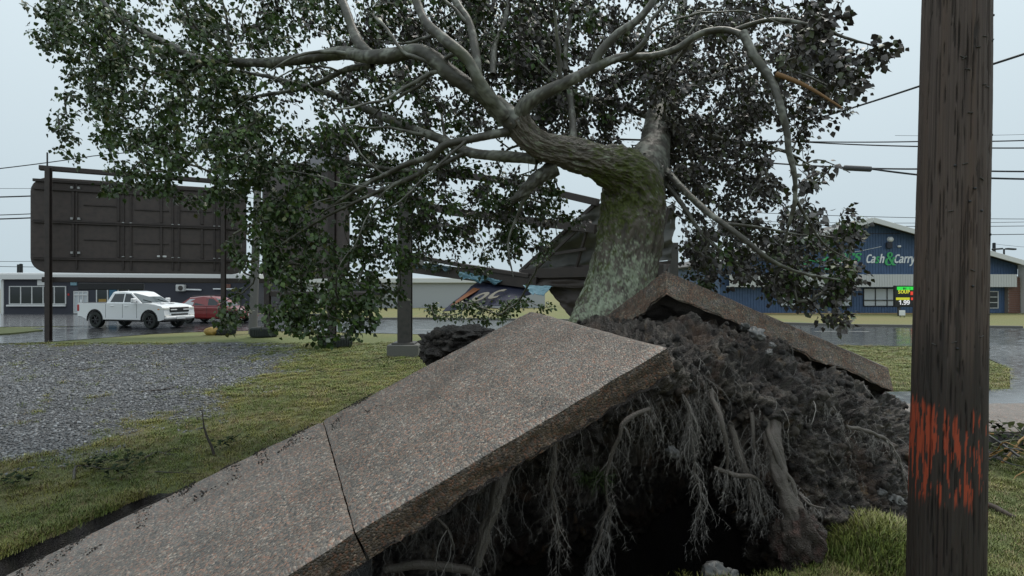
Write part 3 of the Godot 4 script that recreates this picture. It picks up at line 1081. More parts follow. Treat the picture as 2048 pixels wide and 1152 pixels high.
func hoardings() -> void:
	# left hoarding, seen from behind
	var a := P(62, 545, 24.0)
	var b := P(493, 551, 27.3)
	var along := Vector3(b.x - a.x, 0, b.z - a.z)
	var w := along.length()
	var bas := Basis(along.normalized(), Vector3.UP, along.normalized().cross(Vector3.UP))
	var face := bas.z
	if face.dot(-a) < 0.0:
		face = -face
	var h := 4.05
	var o := thing("billboard", "dark brown hoarding seen from behind on two posts above the white pickup truck", "billboard", "", Vector3(a.x, -0.45, a.z))
	var y0 := a.y + 0.45
	var t := Transform3D(Basis(bas.x, bas.y, bas.x.cross(bas.y)), Vector3(0, y0, 0))
	var zf := 1.0 if t.basis.z.dot(face) > 0.0 else -1.0
	var mb := MB.new()
	mb.prism(rounded(w, h, 0.62), t, -0.09, 0.09, 0.03)
	part("panel", mb, M.board, o)
	var strip := func(x0: float, s0: float, x1: float, s1: float, thick: float, m: Material, called: String) -> void:
		var q := MB.new()
		q.box(Vector3(x1 - x0, s1 - s0, thick), t * Transform3D(Basis.IDENTITY, Vector3((x0 + x1) / 2, (s0 + s1) / 2, zf * (0.09 + thick / 2 - 0.004))), 0.01)
		part(called, q, m, o)
	for s in [0.62, 2.15, 3.55]:
		strip.call(0.12, s - 0.05, w - 0.12, s + 0.05, 0.1, M.board_dark, "rail")
	var at := [0.195, 0.40, 0.435, 0.63, 0.66, 0.835, 0.86]
	for s in at:
		for q in [[0.16, 0.57], [0.67, 2.10], [2.20, 3.50], [3.60, 3.92]]:
			strip.call(w * s - 0.035, q[0], w * s + 0.035, q[1], 0.07, M.board_dark, "stud")
	for q in [[0.225, 0.38, 1.45], [0.45, 0.61, 1.35], [0.67, 0.82, 1.4], [0.225, 0.38, 2.95], [0.45, 0.61, 2.85], [0.67, 0.82, 2.9], [0.87, 0.96, 1.4], [0.87, 0.96, 2.85]]:
		strip.call(w * q[0], q[2] - 0.03, w * q[1], q[2] + 0.03, 0.05, M.board_dark, "batten")
	for q in [[0.175, 3.66], [0.205, 3.66], [0.175, 2.33], [0.205, 2.33], [0.175, 0.86], [0.205, 0.86], [0.40, 2.24], [0.435, 2.24], [0.63, 2.24], [0.66, 2.24], [0.835, 2.24], [0.86, 2.24], [0.40, 0.73], [0.435, 0.73], [0.63, 0.73], [0.66, 0.73], [0.835, 0.73], [0.86, 0.73]]:
		var big := 0.05 if q[0] < 0.25 else 0.02
		strip.call(w * q[0] - 0.045, q[1] - big, w * q[0] + 0.045, q[1] + big, 0.12, M.bracket, "bracket")
	strip.call(w * 0.555, 0.74, w * 0.6, 0.82, 0.03, M.trim, "label_plate")
	var p1 := P(97, 680, 23.5)
	var p2 := P(447, 668, 26.5)
	for q in [[p1, 7.3, 0.2], [p2, 6.6, 0.19]]:
		var c: Vector3 = q[0]
		post(o, Vector3(c.x - a.x, -0.15, c.z - a.z) , q[1], q[2], M.board_dark)
	var dirv := (Vector3(p2.x, 0, p2.z) - Vector3(p1.x, 0, p1.z)).normalized()
	for q in [[7.15, 0.2, 0.25, -0.4, 2.1, "top_beam"], [2.5, 0.22, 0.25, -0.3, 2.0, "walkway_beam"]]:
		mb = MB.new()
		var s := Vector3(p1.x - a.x, q[0], p1.z - a.z) + face * -0.35
		mb.bar(s + dirv * q[3], s + dirv * (Vector3(p2.x - p1.x, 0, p2.z - p1.z).length() + q[4]), q[2], q[1], Vector3.UP, 0.02)
		part(q[5], mb, M.board_dark, o)
	mb = MB.new()
	var ls := Vector3(p1.x - a.x, 2.22, p1.z - a.z) + face * -0.2
	mb.bar(ls + dirv * 0.95, ls + dirv * 3.3, 0.3, 0.3, Vector3.UP, 0.03)
	part("lamp_trough", mb, M.dark, o)
	mb = MB.new()
	mb.tube(PackedVector3Array([Vector3(p1.x - a.x - 0.05, 7.1, p1.z - a.z), Vector3(p1.x - a.x - 0.05, 7.75, p1.z - a.z)]), PackedFloat32Array([0.03, 0.03]), 6)
	part("lightning_rod", mb, M.dark, o)

	# middle hoarding, half hidden by leaves
	a = P(528, 560, 25.6)
	b = P(696, 572, 20.4)
	along = Vector3(b.x - a.x, 0, b.z - a.z)
	w = along.length()
	o = thing("billboard", "brown hoarding half hidden by hanging leaves, its posts in old tyres", "billboard", "", Vector3(a.x, -0.45, a.z))
	var bx_ := along.normalized()
	t = Transform3D(Basis(bx_, Vector3.UP, bx_.cross(Vector3.UP)), Vector3(0, a.y + 0.45, 0))
	mb = MB.new()
	mb.prism(rounded(w, 4.7, 0.5), t, -0.09, 0.09, 0.03)
	part("panel", mb, M.board, o)
	zf = 1.0 if t.basis.z.dot(-a) > 0.0 else -1.0
	for s in [0.6, 2.2, 3.9]:
		strip.call(0.1, s - 0.06, w - 0.1, s + 0.06, 0.1, M.board_dark, "rail")
	for s in [0.2, 0.42, 0.64, 0.86]:
		strip.call(w * s - 0.05, 0.7, w * s + 0.05, 2.1, 0.07, M.board_dark, "stud")
		strip.call(w * s - 0.05, 2.3, w * s + 0.05, 3.8, 0.07, M.board_dark, "stud")
	# a bent sheet at its top right corner, and the strut
	mb = MB.new()
	mb.prism(PackedVector2Array([Vector2(w * 0.55, 4.2), Vector2(w, 3.9), Vector2(w + 0.25, 5.2), Vector2(w * 0.72, 5.0)]), t, 0.14 * zf, 0.2 * zf)
	part("bent_sheet", mb, mat(lin(0.17, 0.16, 0.18), 0.45), o)
	for q in [[535, 668, 25.2, 7.0, 0.24], [664, 692, 20.9, 6.6, 0.27]]:
		var c := P(q[0], q[1], q[2])
		post(o, Vector3(c.x - a.x, -0.1, c.z - a.z), q[3], q[4], M.board_dark)
	mb = MB.new()
	mb.bar(Vector3(0.3, 1.9, 0.1), Vector3(w * 1.2 * bx_.x, 1.9, w * 1.2 * bx_.z), 0.3, 0.24, Vector3.UP, 0.02)
	part("walkway_beam", mb, M.board_dark, o)

	# tyres that stand round the posts
	var g := "old tyres round the hoarding posts"
	var c1 := P(528, 672, 25.2)
	solo("tyre_planter", tyre_ring(Vector3(c1.x, -0.47, c1.z), 0.57, 0.44), M.rubber, "tall dark green tyre ring round the post right of the grey utility pole", "tyre", g)
	c1 = P(665, 694, 20.9)
	solo("tyre_planter", tyre_ring(Vector3(c1.x + 0.1, -0.47, c1.z), 0.6, 0.4), M.rubber, "black tyre ring round the post behind the lowest hanging leaves", "tyre", g)
	c1 = P(450, 669, 26.5)
	solo("tyre_planter", tyre_ring(Vector3(c1.x, -0.47, c1.z), 0.46, 0.27), M.rubber, "low black tyre ring beside the yellow block near the red car", "tyre", g)
	mb = MB.new()
	var yb := P(424, 669, 26.2)
	mb.lump(Vector3(yb.x, -0.32, yb.z), Vector3(0.34, 0.2, 0.25), nz, 0.25, 8)
	solo("yellow_bucket", mb, M.yellow, "weathered yellow tub on its side by the low tyre", "tub")

	# the column on its footing, and the hoarding the tree fell on
	var cp := P(810, 702, 18.2)
	o = thing("crushed_billboard", "brown hoarding crushed and bent under the fallen tree, blue and orange print below", "billboard", "", Vector3(cp.x, -0.45, cp.z))
	var foot := MB.new()
	foot.box(Vector3(0.98, 0.42, 0.9), Transform3D(Basis.IDENTITY, Vector3(0, 0.16, 0)), 0.03)
	part("footing", foot, M.concrete_plain, o)
	foot = MB.new()
	foot.box(Vector3(0.72, 0.05, 0.72), Transform3D(Basis.IDENTITY, Vector3(0, 0.395, 0)), 0.01)
	part("base_plate", foot, M.steel, o)
	post(o, Vector3(0, 0.42, 0), 5.6, 0.42, M.steel)
	var rp := P(1346, 690, 17.0)
	post(o, Vector3(rp.x - cp.x, -0.1, rp.z - cp.z), 3.6, 0.26, M.steel)
	var rel := func(u: float, v: float, d: float) -> Vector3: return P(u, v, d) - o.position
	# bent sheets: four corners, crumpled by noise
	var sheet := func(called: String, p00: Vector3, p10: Vector3, p11: Vector3, p01: Vector3, amp: float, seed_: float, m: Material, fold := 0.0) -> MeshInstance3D:
		var q := MB.new()
		var n := 22
		var nn: Vector3 = (p10 - p00).cross(p01 - p00).normalized()
		for side in 2:
			var pts := PackedVector3Array()
			for j in n:
				for i in n:
					var s := float(i) / (n - 1)
					var r := float(j) / (n - 1)
					var p := p00.lerp(p10, s).lerp(p01.lerp(p11, s), r)
					p += nn * (amp * nf.get_noise_3d(s * 2.5 + seed_, r * 2.5, seed_) + fold * sin(s * PI) * (1.0 - r) + (0.014 if side else 0.0))
					p += Vector3.UP * amp * 0.5 * nz.get_noise_2d(s * 3.0, seed_ * 3.0) * r
					pts.append(p)
			q.grid(pts, n, n, nn if side else -nn)
		return part(called, q, m, o)
	sheet.call("bent_panel", rel.call(1040, 545, 16.0), rel.call(1342, 520, 13.8), rel.call(1352, 408, 13.6), rel.call(1186, 412, 14.6), 0.35, 1.0, M.board_grey, -0.25)
	sheet.call("bent_panel", rel.call(1045, 575, 15.6), rel.call(1330, 572, 13.6), rel.call(1342, 520, 13.7), rel.call(1040, 545, 15.9), 0.12, 2.0, M.board)
	sheet.call("bent_panel", rel.call(1088, 570, 15.4), rel.call(1330, 572, 13.6), rel.call(1250, 662, 14.3), rel.call(1140, 634, 14.9), 0.15, 3.0, M.board_dark)
	sheet.call("printed_panel", rel.call(965, 556, 16.6), rel.call(1098, 570, 15.6), rel.call(1004, 612, 14.9), rel.call(884, 622, 15.6), 0.06, 4.0, M.ink)
	sheet.call("orange_stripe", rel.call(970, 558, 16.52), rel.call(988, 561, 16.4), rel.call(912, 607, 15.52), rel.call(900, 611, 15.62), 0.0, 4.0, M.orange)
	sheet.call("torn_flap", rel.call(1046, 571, 15.3), rel.call(1104, 571, 14.9), rel.call(1086, 590, 14.8), rel.call(1064, 588, 14.9), 0.05, 5.0, M.sky_blue)
	sheet.call("torn_flap", rel.call(912, 543, 16.5), rel.call(1010, 560, 16.0), rel.call(1000, 566, 15.9), rel.call(925, 560, 16.3), 0.16, 6.0, M.sky_blue)
	sheet.call("torn_flap", rel.call(830, 524, 17.4), rel.call(905, 533, 16.9), rel.call(892, 540, 16.8), rel.call(835, 536, 17.3), 0.2, 7.0, mat(lin(0.08, 0.13, 0.16), 0.5))
	# the letters left on the printed side
	var tb := Basis((rel.call(1000, 590, 15.3) - rel.call(940, 600, 15.3)).normalized(), (rel.call(965, 556, 16.6) - rel.call(884, 622, 15.6)).normalized(), Vector3.ZERO)
	tb.z = tb.x.cross(tb.y).normalized()
	var tm := TextMesh.new()
	var f := SystemFont.new()
	f.font_names = PackedStringArray(["Droid Sans"])
	f.font_weight = 700
	tm.font = f
	tm.text = "oc"
	tm.font_size = 64
	tm.pixel_size = 0.0125
	tm.depth = 0.02
	var lt := MeshInstance3D.new()
	lt.name = "lettering"
	lt.mesh = tm
	lt.material_override = M.cream
	lt.transform = Transform3D(tb, rel.call(978, 588, 15.55) + Vector3(0, -0.02, 0.12))
	o.add_child(lt, true)
	for q in [[[1046, 548, 15.75], [1330, 540, 13.5], 0.2, 0.26], [[1068, 541, 15.5], [1172, 443, 14.4], 0.05, 0.08], [[1110, 508, 15.0], [1172, 498, 14.5], 0.06, 0.08], [[1150, 545, 14.9], [1180, 440, 14.3], 0.06, 0.08], [[1040, 543, 15.9], [1188, 410, 14.5], 0.06, 0.1], [[1300, 545, 13.6], [1338, 415, 13.4], 0.06, 0.08], [[1050, 572, 15.5], [1330, 568, 13.5], 0.06, 0.06]]:
		mb = MB.new()
		var u: Array = q[0]
		var e: Array = q[1]
		mb.bar(rel.call(u[0], u[1], u[2]), rel.call(e[0], e[1], e[2]), q[2], q[3], Vector3.UP, 0.008)
		part("frame_strip", mb, M.board_dark, o)
	for q in [[[690, 372, 19.4], [905, 424, 17.0], [1192, 458, 14.2], 0.2], [[820, 534, 17.9], [930, 548, 16.8], [1075, 566, 15.4], 0.3], [[826, 512, 17.9], [920, 530, 16.8], [1060, 552, 15.5], 0.1], [[870, 345, 17.2], [1000, 360, 16.2], [1196, 405, 14.4], 0.16]]:
		mb = MB.new()
		for s in 2:
			var u: Array = q[s]
			var e: Array = q[s + 1]
			mb.bar(rel.call(u[0], u[1], u[2]), rel.call(e[0], e[1], e[2]), 0.18, q[3] * 1.15, Vector3.UP, 0.01)
		part("bent_beam", mb, M.board_dark, o)

	# grey utility pole between the hoardings
	var up := P(508, 663, 27.0)
	mb = MB.new()
	mb.tube(PackedVector3Array([Vector3(up.x - 0.06, -0.6, up.z), Vector3(up.x + 0.1, 4.0, up.z), Vector3(up.x + 0.25, 9.0, up.z)]), PackedFloat32Array([0.2, 0.18, 0.15]), 14)
	solo("utility_pole", mb, mat(lin(0.13, 0.125, 0.12), 0.8), "weathered grey utility pole between the brown hoardings, rising into the leaves", "utility pole")
	# poles and lamps far off
	mb = MB.new()
	for q in [[36, 548, 529, 60.0, "slim dark far pole above the shop roof at the frame's left edge"], [42, 548, 528, 64.0, "thicker dark far pole above the shop roof at the frame's left edge"], [1988, 526, 486, 70.0, "far dark pole beside the twin headed lamp"]]:
		mb = MB.new()
		var wpx: float = 0.09 if q[3] == 60.0 else 0.17
		var p := P(q[0], q[2], q[3])
		mb.tube(PackedVector3Array([Vector3(p.x, -0.5, p.z), p]), PackedFloat32Array([wpx * 1.2, wpx]), 8)
		solo("far_pole", mb, M.wire, q[4], "pole", "far poles")
	o = thing("parking_lamp", "twin headed parking lot lamp behind the store roof at right", "lamp", "", Vector3(P(2008, 0, 68).x, -0.45, -68))
	var ly := P(0, 498, 68).y + 0.45
	mb = MB.new()
	mb.tube(PackedVector3Array([Vector3(0, -0.1, 0), Vector3(0, ly, 0)]), PackedFloat32Array([0.12, 0.09]), 8)
	part("mast", mb, M.wire, o)
	for s in [-1.0, 1.0]:
		mb = MB.new()
		mb.box(Vector3(1.1, 0.2, 0.5), Transform3D(Basis(Vector3(0, 0, 1), -s * 0.06), Vector3(s * 0.8, ly, 0)), 0.08)
		part("lamp_head", mb, M.wire, o)

# ---------------------------------------------------------------- vehicles
func arc(cx: float, cy: float, r: float, a0: float, a1: float, n: int) -> Array:
	var out := []
	for i in n + 1:
		var a := deg_to_rad(lerpf(a0, a1, float(i) / n))
		out.append(Vector2(cx + r * cos(a), cy + r * sin(a)))
	return out

func wheel(o: Node3D, at: Vector3, r: float, w: float, s: float) -> void:
	var mb := MB.new()
	var t := Transform3D(Basis(Vector3(1, 0, 0), Vector3(0, 1, 0), Vector3(0, 0, 1)), at)
	mb.lathe([Vector2(r * 0.6, -w * 0.42), Vector2(r * 0.9, -w * 0.5), Vector2(r, -w * 0.36), Vector2(r, w * 0.36), Vector2(r * 0.9, w * 0.5), Vector2(r * 0.6, w * 0.42)], t, 28)
	var ty := part("wheel", mb, M.rubber, o)
	mb = MB.new()
	var zo := s * w * 0.36
	mb.lathe([Vector2(r * 0.62, -w * 0.4), Vector2(r * 0.62, w * 0.4)], t, 28)
	mb.lathe([Vector2(0.01, s * w * 0.1), Vector2(r * 0.61, s * w * 0.1)], t, 24)
	mb.lathe([Vector2(0.005, zo + 0.02 * s), Vector2(r * 0.14, zo + 0.01 * s), Vector2(r * 0.15, zo - 0.05 * s)], t, 14)
	for k in 6:
		var a := TAU * k / 6.0
		mb.box(Vector3(r * 0.46, r * 0.13, 0.04), Transform3D(Basis(Vector3(0, 0, 1), a), at + Vector3(cos(a) * r * 0.36, sin(a) * r * 0.36, zo)), 0.01)
	part("rim", mb, M.rim, ty)

# quad panes laid on a flank, each a slab a few millimetres proud
func slab_quad(called: String, q: Array, out: Vector3, thick: float, m: Material, parent: Node3D) -> MeshInstance3D:
	var mb := MB.new()
	var n: Vector3 = (q[1] - q[0]).cross(q[2] - q[0]).normalized()
	if n.dot(out) < 0.0:
		n = -n
	var mid := Vector3.ZERO
	for p in q:
		mid += p / q.size()
	var tp := []
	for p in q:
		tp.append(p + n * thick)
	mb.flat(tp, n)
	for k in q.size():
		var p: Vector3 = q[k]
		var r: Vector3 = q[(k + 1) % q.size()]
		mb.flat([p - n * 0.01, r - n * 0.01, tp[(k + 1) % q.size()], tp[k]], (p + r) * 0.5 - mid)
	return part(called, mb, m, parent)

# greenhouse: rows of (x, y, half width), bottom profile then top
func cabin(o: Node3D, base: Array, roof: Array, wb: float, wr: float, m: Material) -> MeshInstance3D:
	var mb := MB.new()
	var n := base.size()
	for s in [-1.0, 1.0]:
		for i in n - 1:
			mb.flat([Vector3(base[i].x, base[i].y, s * wb), Vector3(base[i + 1].x, base[i + 1].y, s * wb), Vector3(roof[i + 1].x, roof[i + 1].y, s * wr), Vector3(roof[i].x, roof[i].y, s * wr)], Vector3(0, 0.3, s))
			mb.flat([Vector3(roof[i].x, roof[i].y, s * wr), Vector3(roof[i + 1].x, roof[i + 1].y, s * wr), Vector3(roof[i + 1].x, roof[i + 1].y + 0.05, s * (wr - 0.12)), Vector3(roof[i].x, roof[i].y + 0.05, s * (wr - 0.12))], Vector3(0, 1, s))
	for i in n - 1:
		mb.flat([Vector3(roof[i].x, roof[i].y + 0.05, -wr + 0.12), Vector3(roof[i + 1].x, roof[i + 1].y + 0.05, -wr + 0.12), Vector3(roof[i + 1].x, roof[i + 1].y + 0.05, wr - 0.12), Vector3(roof[i].x, roof[i].y + 0.05, wr - 0.12)], Vector3.UP)
	for e in [0, n - 1]:
		mb.flat([Vector3(base[e].x, base[e].y, -wb), Vector3(base[e].x, base[e].y, wb), Vector3(roof[e].x, roof[e].y, wr), Vector3(roof[e].x, roof[e].y + 0.05, wr - 0.12), Vector3(roof[e].x, roof[e].y + 0.05, -wr + 0.12), Vector3(roof[e].x, roof[e].y, -wr)], Vector3(-1.0 if e == 0 else 1.0, 0.3, 0))
	return part("cabin", mb, m, o)

func vehicles() -> void:
	# pickup: x forward, its right side (z+) towards us
	var wr := P(194, 655, 30.9)
	var yaw := deg_to_rad(-15.0)
	var bas := Basis(Vector3.UP, yaw)
	var at := Vector3(wr.x, -0.446, wr.z) - bas * Vector3(-1.72, 0, 0.85)
	var o := thing("pickup_truck", "white crew cab pickup truck on black wheels driving along the wet road", "pickup truck", "", Vector3(at.x, -0.446, at.z), yaw)
	var prof: Array = [Vector2(-2.93, 0.62), Vector2(-2.93, 1.27), Vector2(-2.88, 1.33), Vector2(-0.95, 1.33), Vector2(1.15, 1.33), Vector2(1.6, 1.34), Vector2(2.3, 1.27), Vector2(2.72, 1.19), Vector2(2.9, 1.05), Vector2(2.95, 0.72), Vector2(2.9, 0.5), Vector2(2.62, 0.42)]
	prof += arc(1.95, 0.44, 0.53, 0.0, 180.0, 10)
	prof += [Vector2(1.3, 0.46), Vector2(-1.1, 0.46)]
	prof += arc(-1.72, 0.44, 0.53, 0.0, 180.0, 10)
	prof += [Vector2(-2.6, 0.58)]
	var mb := MB.new()
	mb.prism(PackedVector2Array(prof), Transform3D.IDENTITY, -0.98, 0.98, 0.07)
	part("body", mb, M.car_white, o)
	cabin(o, [Vector2(-0.98, 1.31), Vector2(0.2, 1.31), Vector2(1.42, 1.31)], [Vector2(-0.72, 1.9), Vector2(0.05, 1.93), Vector2(0.52, 1.88)], 0.93, 0.74, M.car_white)
	for s in [-1.0, 1.0]:
		var side := func(x: float, y: float) -> Vector3:
			return Vector3(x, y, s * (lerpf(0.93, 0.74, (y - 1.31) / 0.6) + 0.002))
		slab_quad("window", [side.call(-0.72, 1.39), side.call(0.14, 1.39), side.call(0.1, 1.84), side.call(-0.56, 1.82)], Vector3(0, 0, s), 0.006, M.glass, o)
		slab_quad("window", [side.call(0.22, 1.39), side.call(1.12, 1.39), side.call(0.52, 1.82), side.call(0.18, 1.84)], Vector3(0, 0, s), 0.006, M.glass, o)
		bx("mirror", M.car_white, o, Vector3(0.95, 1.36, s * 0.95), Vector3(1.12, 1.6, s * 1.2), 0.04)
		for x in [-0.62, 0.32]:
			bx("door_handle", M.car_white, o, Vector3(x, 1.16, s * 0.975), Vector3(x + 0.22, 1.2, s * 1.015), 0.012)
		for x in [-0.98, 0.17, 1.12]:
			bx("door_seam", M.dark, o, Vector3(x, 0.55, s * 0.97), Vector3(x + 0.022, 1.28, s * 0.9815))
		bx("side_step", M.dark, o, Vector3(-1.0, 0.38, s * 0.78), Vector3(1.3, 0.46, s * 0.97), 0.02)
		bx("tail_light", M.lamp_red, o, Vector3(-2.96, 0.88, s * 0.78), Vector3(-2.8, 1.26, s * 1.0), 0.03)
		var hl := bx("headlight", M.lamp_clear, o, Vector3(2.62, 0.98, s * 0.6), Vector3(2.93, 1.12, s * 0.985), 0.03)
		bx("indicator", M.amber, hl, Vector3(2.5, 0.99, s * 0.9), Vector3(2.64, 1.06, s * 0.993), 0.015)
		bx("fog_light", M.lamp_clear, o, Vector3(2.82, 0.64, s * 0.66), Vector3(2.975, 0.72, s * 0.95), 0.02)
		for x in [-1.72, 1.95]:
			wheel(o, Vector3(x, 0.42, s * 0.82), 0.42, 0.29, s)
			mb = MB.new()
			var rim_path := PackedVector3Array()
			var rad := PackedFloat32Array()
			for p in arc(x, 0.44, 0.545, -8.0, 188.0, 16):
				rim_path.append(Vector3(p.x, p.y, s * 0.965))
				rad.append(0.035)
			mb.tube(rim_path, rad, 6)
			part("wheel_arch", mb, M.dark, o)
	slab_quad("windshield", [Vector3(1.38, 1.36, -0.84), Vector3(1.38, 1.36, 0.84), Vector3(0.58, 1.86, 0.68), Vector3(0.58, 1.86, -0.68)], Vector3(1, 0.5, 0), 0.008, mat(lin(0.05, 0.065, 0.07), 0.06), o)
	for s in [-1.0, 1.0]:
		mb = MB.new()
		mb.bar(Vector3(1.37, 1.39, 0.45 * s - 0.2), Vector3(1.15, 1.53, 0.45 * s + 0.15), 0.03, 0.02)
		part("wiper", mb, M.dark, o)
		bx("hood_scoop", M.car_white, o, Vector3(1.5, 1.3, s * 0.3 - 0.14), Vector3(2.2, 1.365, s * 0.3 + 0.14), 0.03)
	var gr := bx("grille", M.dark, o, Vector3(2.8, 0.86, -0.62), Vector3(2.965, 1.13, 0.62), 0.03)
	bx("grille_bar", M.car_white, gr, Vector3(2.9, 0.97, 0.2), Vector3(2.985, 1.02, 0.6), 0.01)
	bx("grille_bar", M.car_white, gr, Vector3(2.9, 0.97, -0.6), Vector3(2.985, 1.02, -0.2), 0.01)
	bx("bumper", M.car_white, o, Vector3(2.7, 0.5, -0.96), Vector3(3.02, 0.66, 0.96), 0.06)
	bx("air_intake", M.dark, o, Vector3(2.85, 0.7, -0.55), Vector3(2.972, 0.79, 0.55), 0.02)
	bx("number_plate", M.white, o, Vector3(3.0, 0.5, -0.28), Vector3(3.035, 0.64, 0.28), 0.01)
	bx("rear_bumper", M.chrome, o, Vector3(-3.04, 0.56, -0.9), Vector3(-2.85, 0.72, 0.9), 0.04)
	bx("bed_cover", M.dark, o, Vector3(-2.8, 1.3, -0.85), Vector3(-1.02, 1.35, 0.85), 0.02)
	bx("chassis", M.dark, o, Vector3(-2.6, 0.34, -0.6), Vector3(2.6, 0.5, 0.6), 0.03)
	slab_quad("rear_window", [Vector3(-0.97, 1.38, -0.75), Vector3(-0.97, 1.38, 0.75), Vector3(-0.77, 1.84, 0.62), Vector3(-0.77, 1.84, -0.62)], Vector3(-1, 0.3, 0), 0.006, M.glass, o)

	# red car behind it
	var rc := P(433, 646, 35.4)
	o = thing("red_car", "red estate car with roof rails, half hidden behind the hoarding post and leaves", "car", "", Vector3(rc.x, -0.446, rc.z), deg_to_rad(-6.0))
	prof = [Vector2(-2.2, 0.5), Vector2(-2.22, 0.75), Vector2(-2.12, 1.0), Vector2(-1.2, 1.04), Vector2(1.0, 1.02), Vector2(1.85, 0.92), Vector2(2.15, 0.78), Vector2(2.25, 0.52), Vector2(2.15, 0.3), Vector2(1.82, 0.26)]
	prof += arc(1.38, 0.33, 0.4, 0.0, 180.0, 10)
	prof += [Vector2(0.8, 0.26), Vector2(-0.8, 0.26)]
	prof += arc(-1.3, 0.33, 0.4, 0.0, 180.0, 10)
	prof += [Vector2(-2.0, 0.32)]
	mb = MB.new()
	mb.prism(PackedVector2Array(prof), Transform3D.IDENTITY, -0.9, 0.9, 0.09)
	part("body", mb, M.car_red, o)
	cabin(o, [Vector2(-2.05, 1.0), Vector2(0.0, 1.02), Vector2(1.1, 1.0)], [Vector2(-1.35, 1.52), Vector2(-0.5, 1.6), Vector2(0.25, 1.55)], 0.86, 0.64, M.car_red)
	for s in [-1.0, 1.0]:
		var side := func(x: float, y: float) -> Vector3:
			return Vector3(x, y, s * (lerpf(0.86, 0.64, (y - 1.0) / 0.56) + 0.002))
		slab_quad("window", [side.call(-1.7, 1.08), side.call(-1.0, 1.08), side.call(-0.92, 1.48), side.call(-1.3, 1.46)], Vector3(0, 0, s), 0.006, M.glass_pale if s > 0 else M.glass, o)
		slab_quad("window", [side.call(-0.92, 1.08), side.call(-0.1, 1.08), side.call(-0.14, 1.5), side.call(-0.85, 1.49)], Vector3(0, 0, s), 0.006, M.glass, o)
		slab_quad("window", [side.call(-0.02, 1.08), side.call(0.86, 1.08), side.call(0.24, 1.48), side.call(-0.06, 1.5)], Vector3(0, 0, s), 0.006, M.glass, o)
		mb = MB.new()
		mb.tube(PackedVector3Array([Vector3(-1.25, 1.58, s * 0.58), Vector3(-1.15, 1.66, s * 0.58), Vector3(-0.1, 1.69, s * 0.58), Vector3(0.1, 1.6, s * 0.58)]), PackedFloat32Array([0.02, 0.025, 0.025, 0.02]), 6)
		part("roof_rail", mb, M.steel, o)
		bx("mirror", M.car_red, o, Vector3(0.72, 1.04, s * 0.86), Vector3(0.86, 1.2, s * 1.06), 0.04)
		bx("headlight", M.lamp_clear, o, Vector3(1.88, 0.72, s * 0.5), Vector3(2.17, 0.86, s * 0.88), 0.04)
		bx("door_seam", M.dark, o, Vector3(-0.05, 0.4, s * 0.895), Vector3(-0.03, 1.0, s * 0.9025))
		for x in [-1.3, 1.38]:
			wheel(o, Vector3(x, 0.32, s * 0.76), 0.32, 0.22, s)
	slab_quad("windshield", [Vector3(1.05, 1.04, -0.78), Vector3(1.05, 1.04, 0.78), Vector3(0.3, 1.53, 0.58), Vector3(0.3, 1.53, -0.58)], Vector3(1, 0.5, 0), 0.008, M.glass, o)
	bx("grille", M.dark, o, Vector3(2.1, 0.62, -0.4), Vector3(2.2, 0.74, 0.4), 0.02)
	bx("number_plate", M.white, o, Vector3(2.2, 0.46, -0.26), Vector3(2.275, 0.58, 0.26), 0.01)
	bx("bumper", M.car_red, o, Vector3(2.0, 0.3, -0.86), Vector3(2.29, 0.5, 0.86), 0.08)

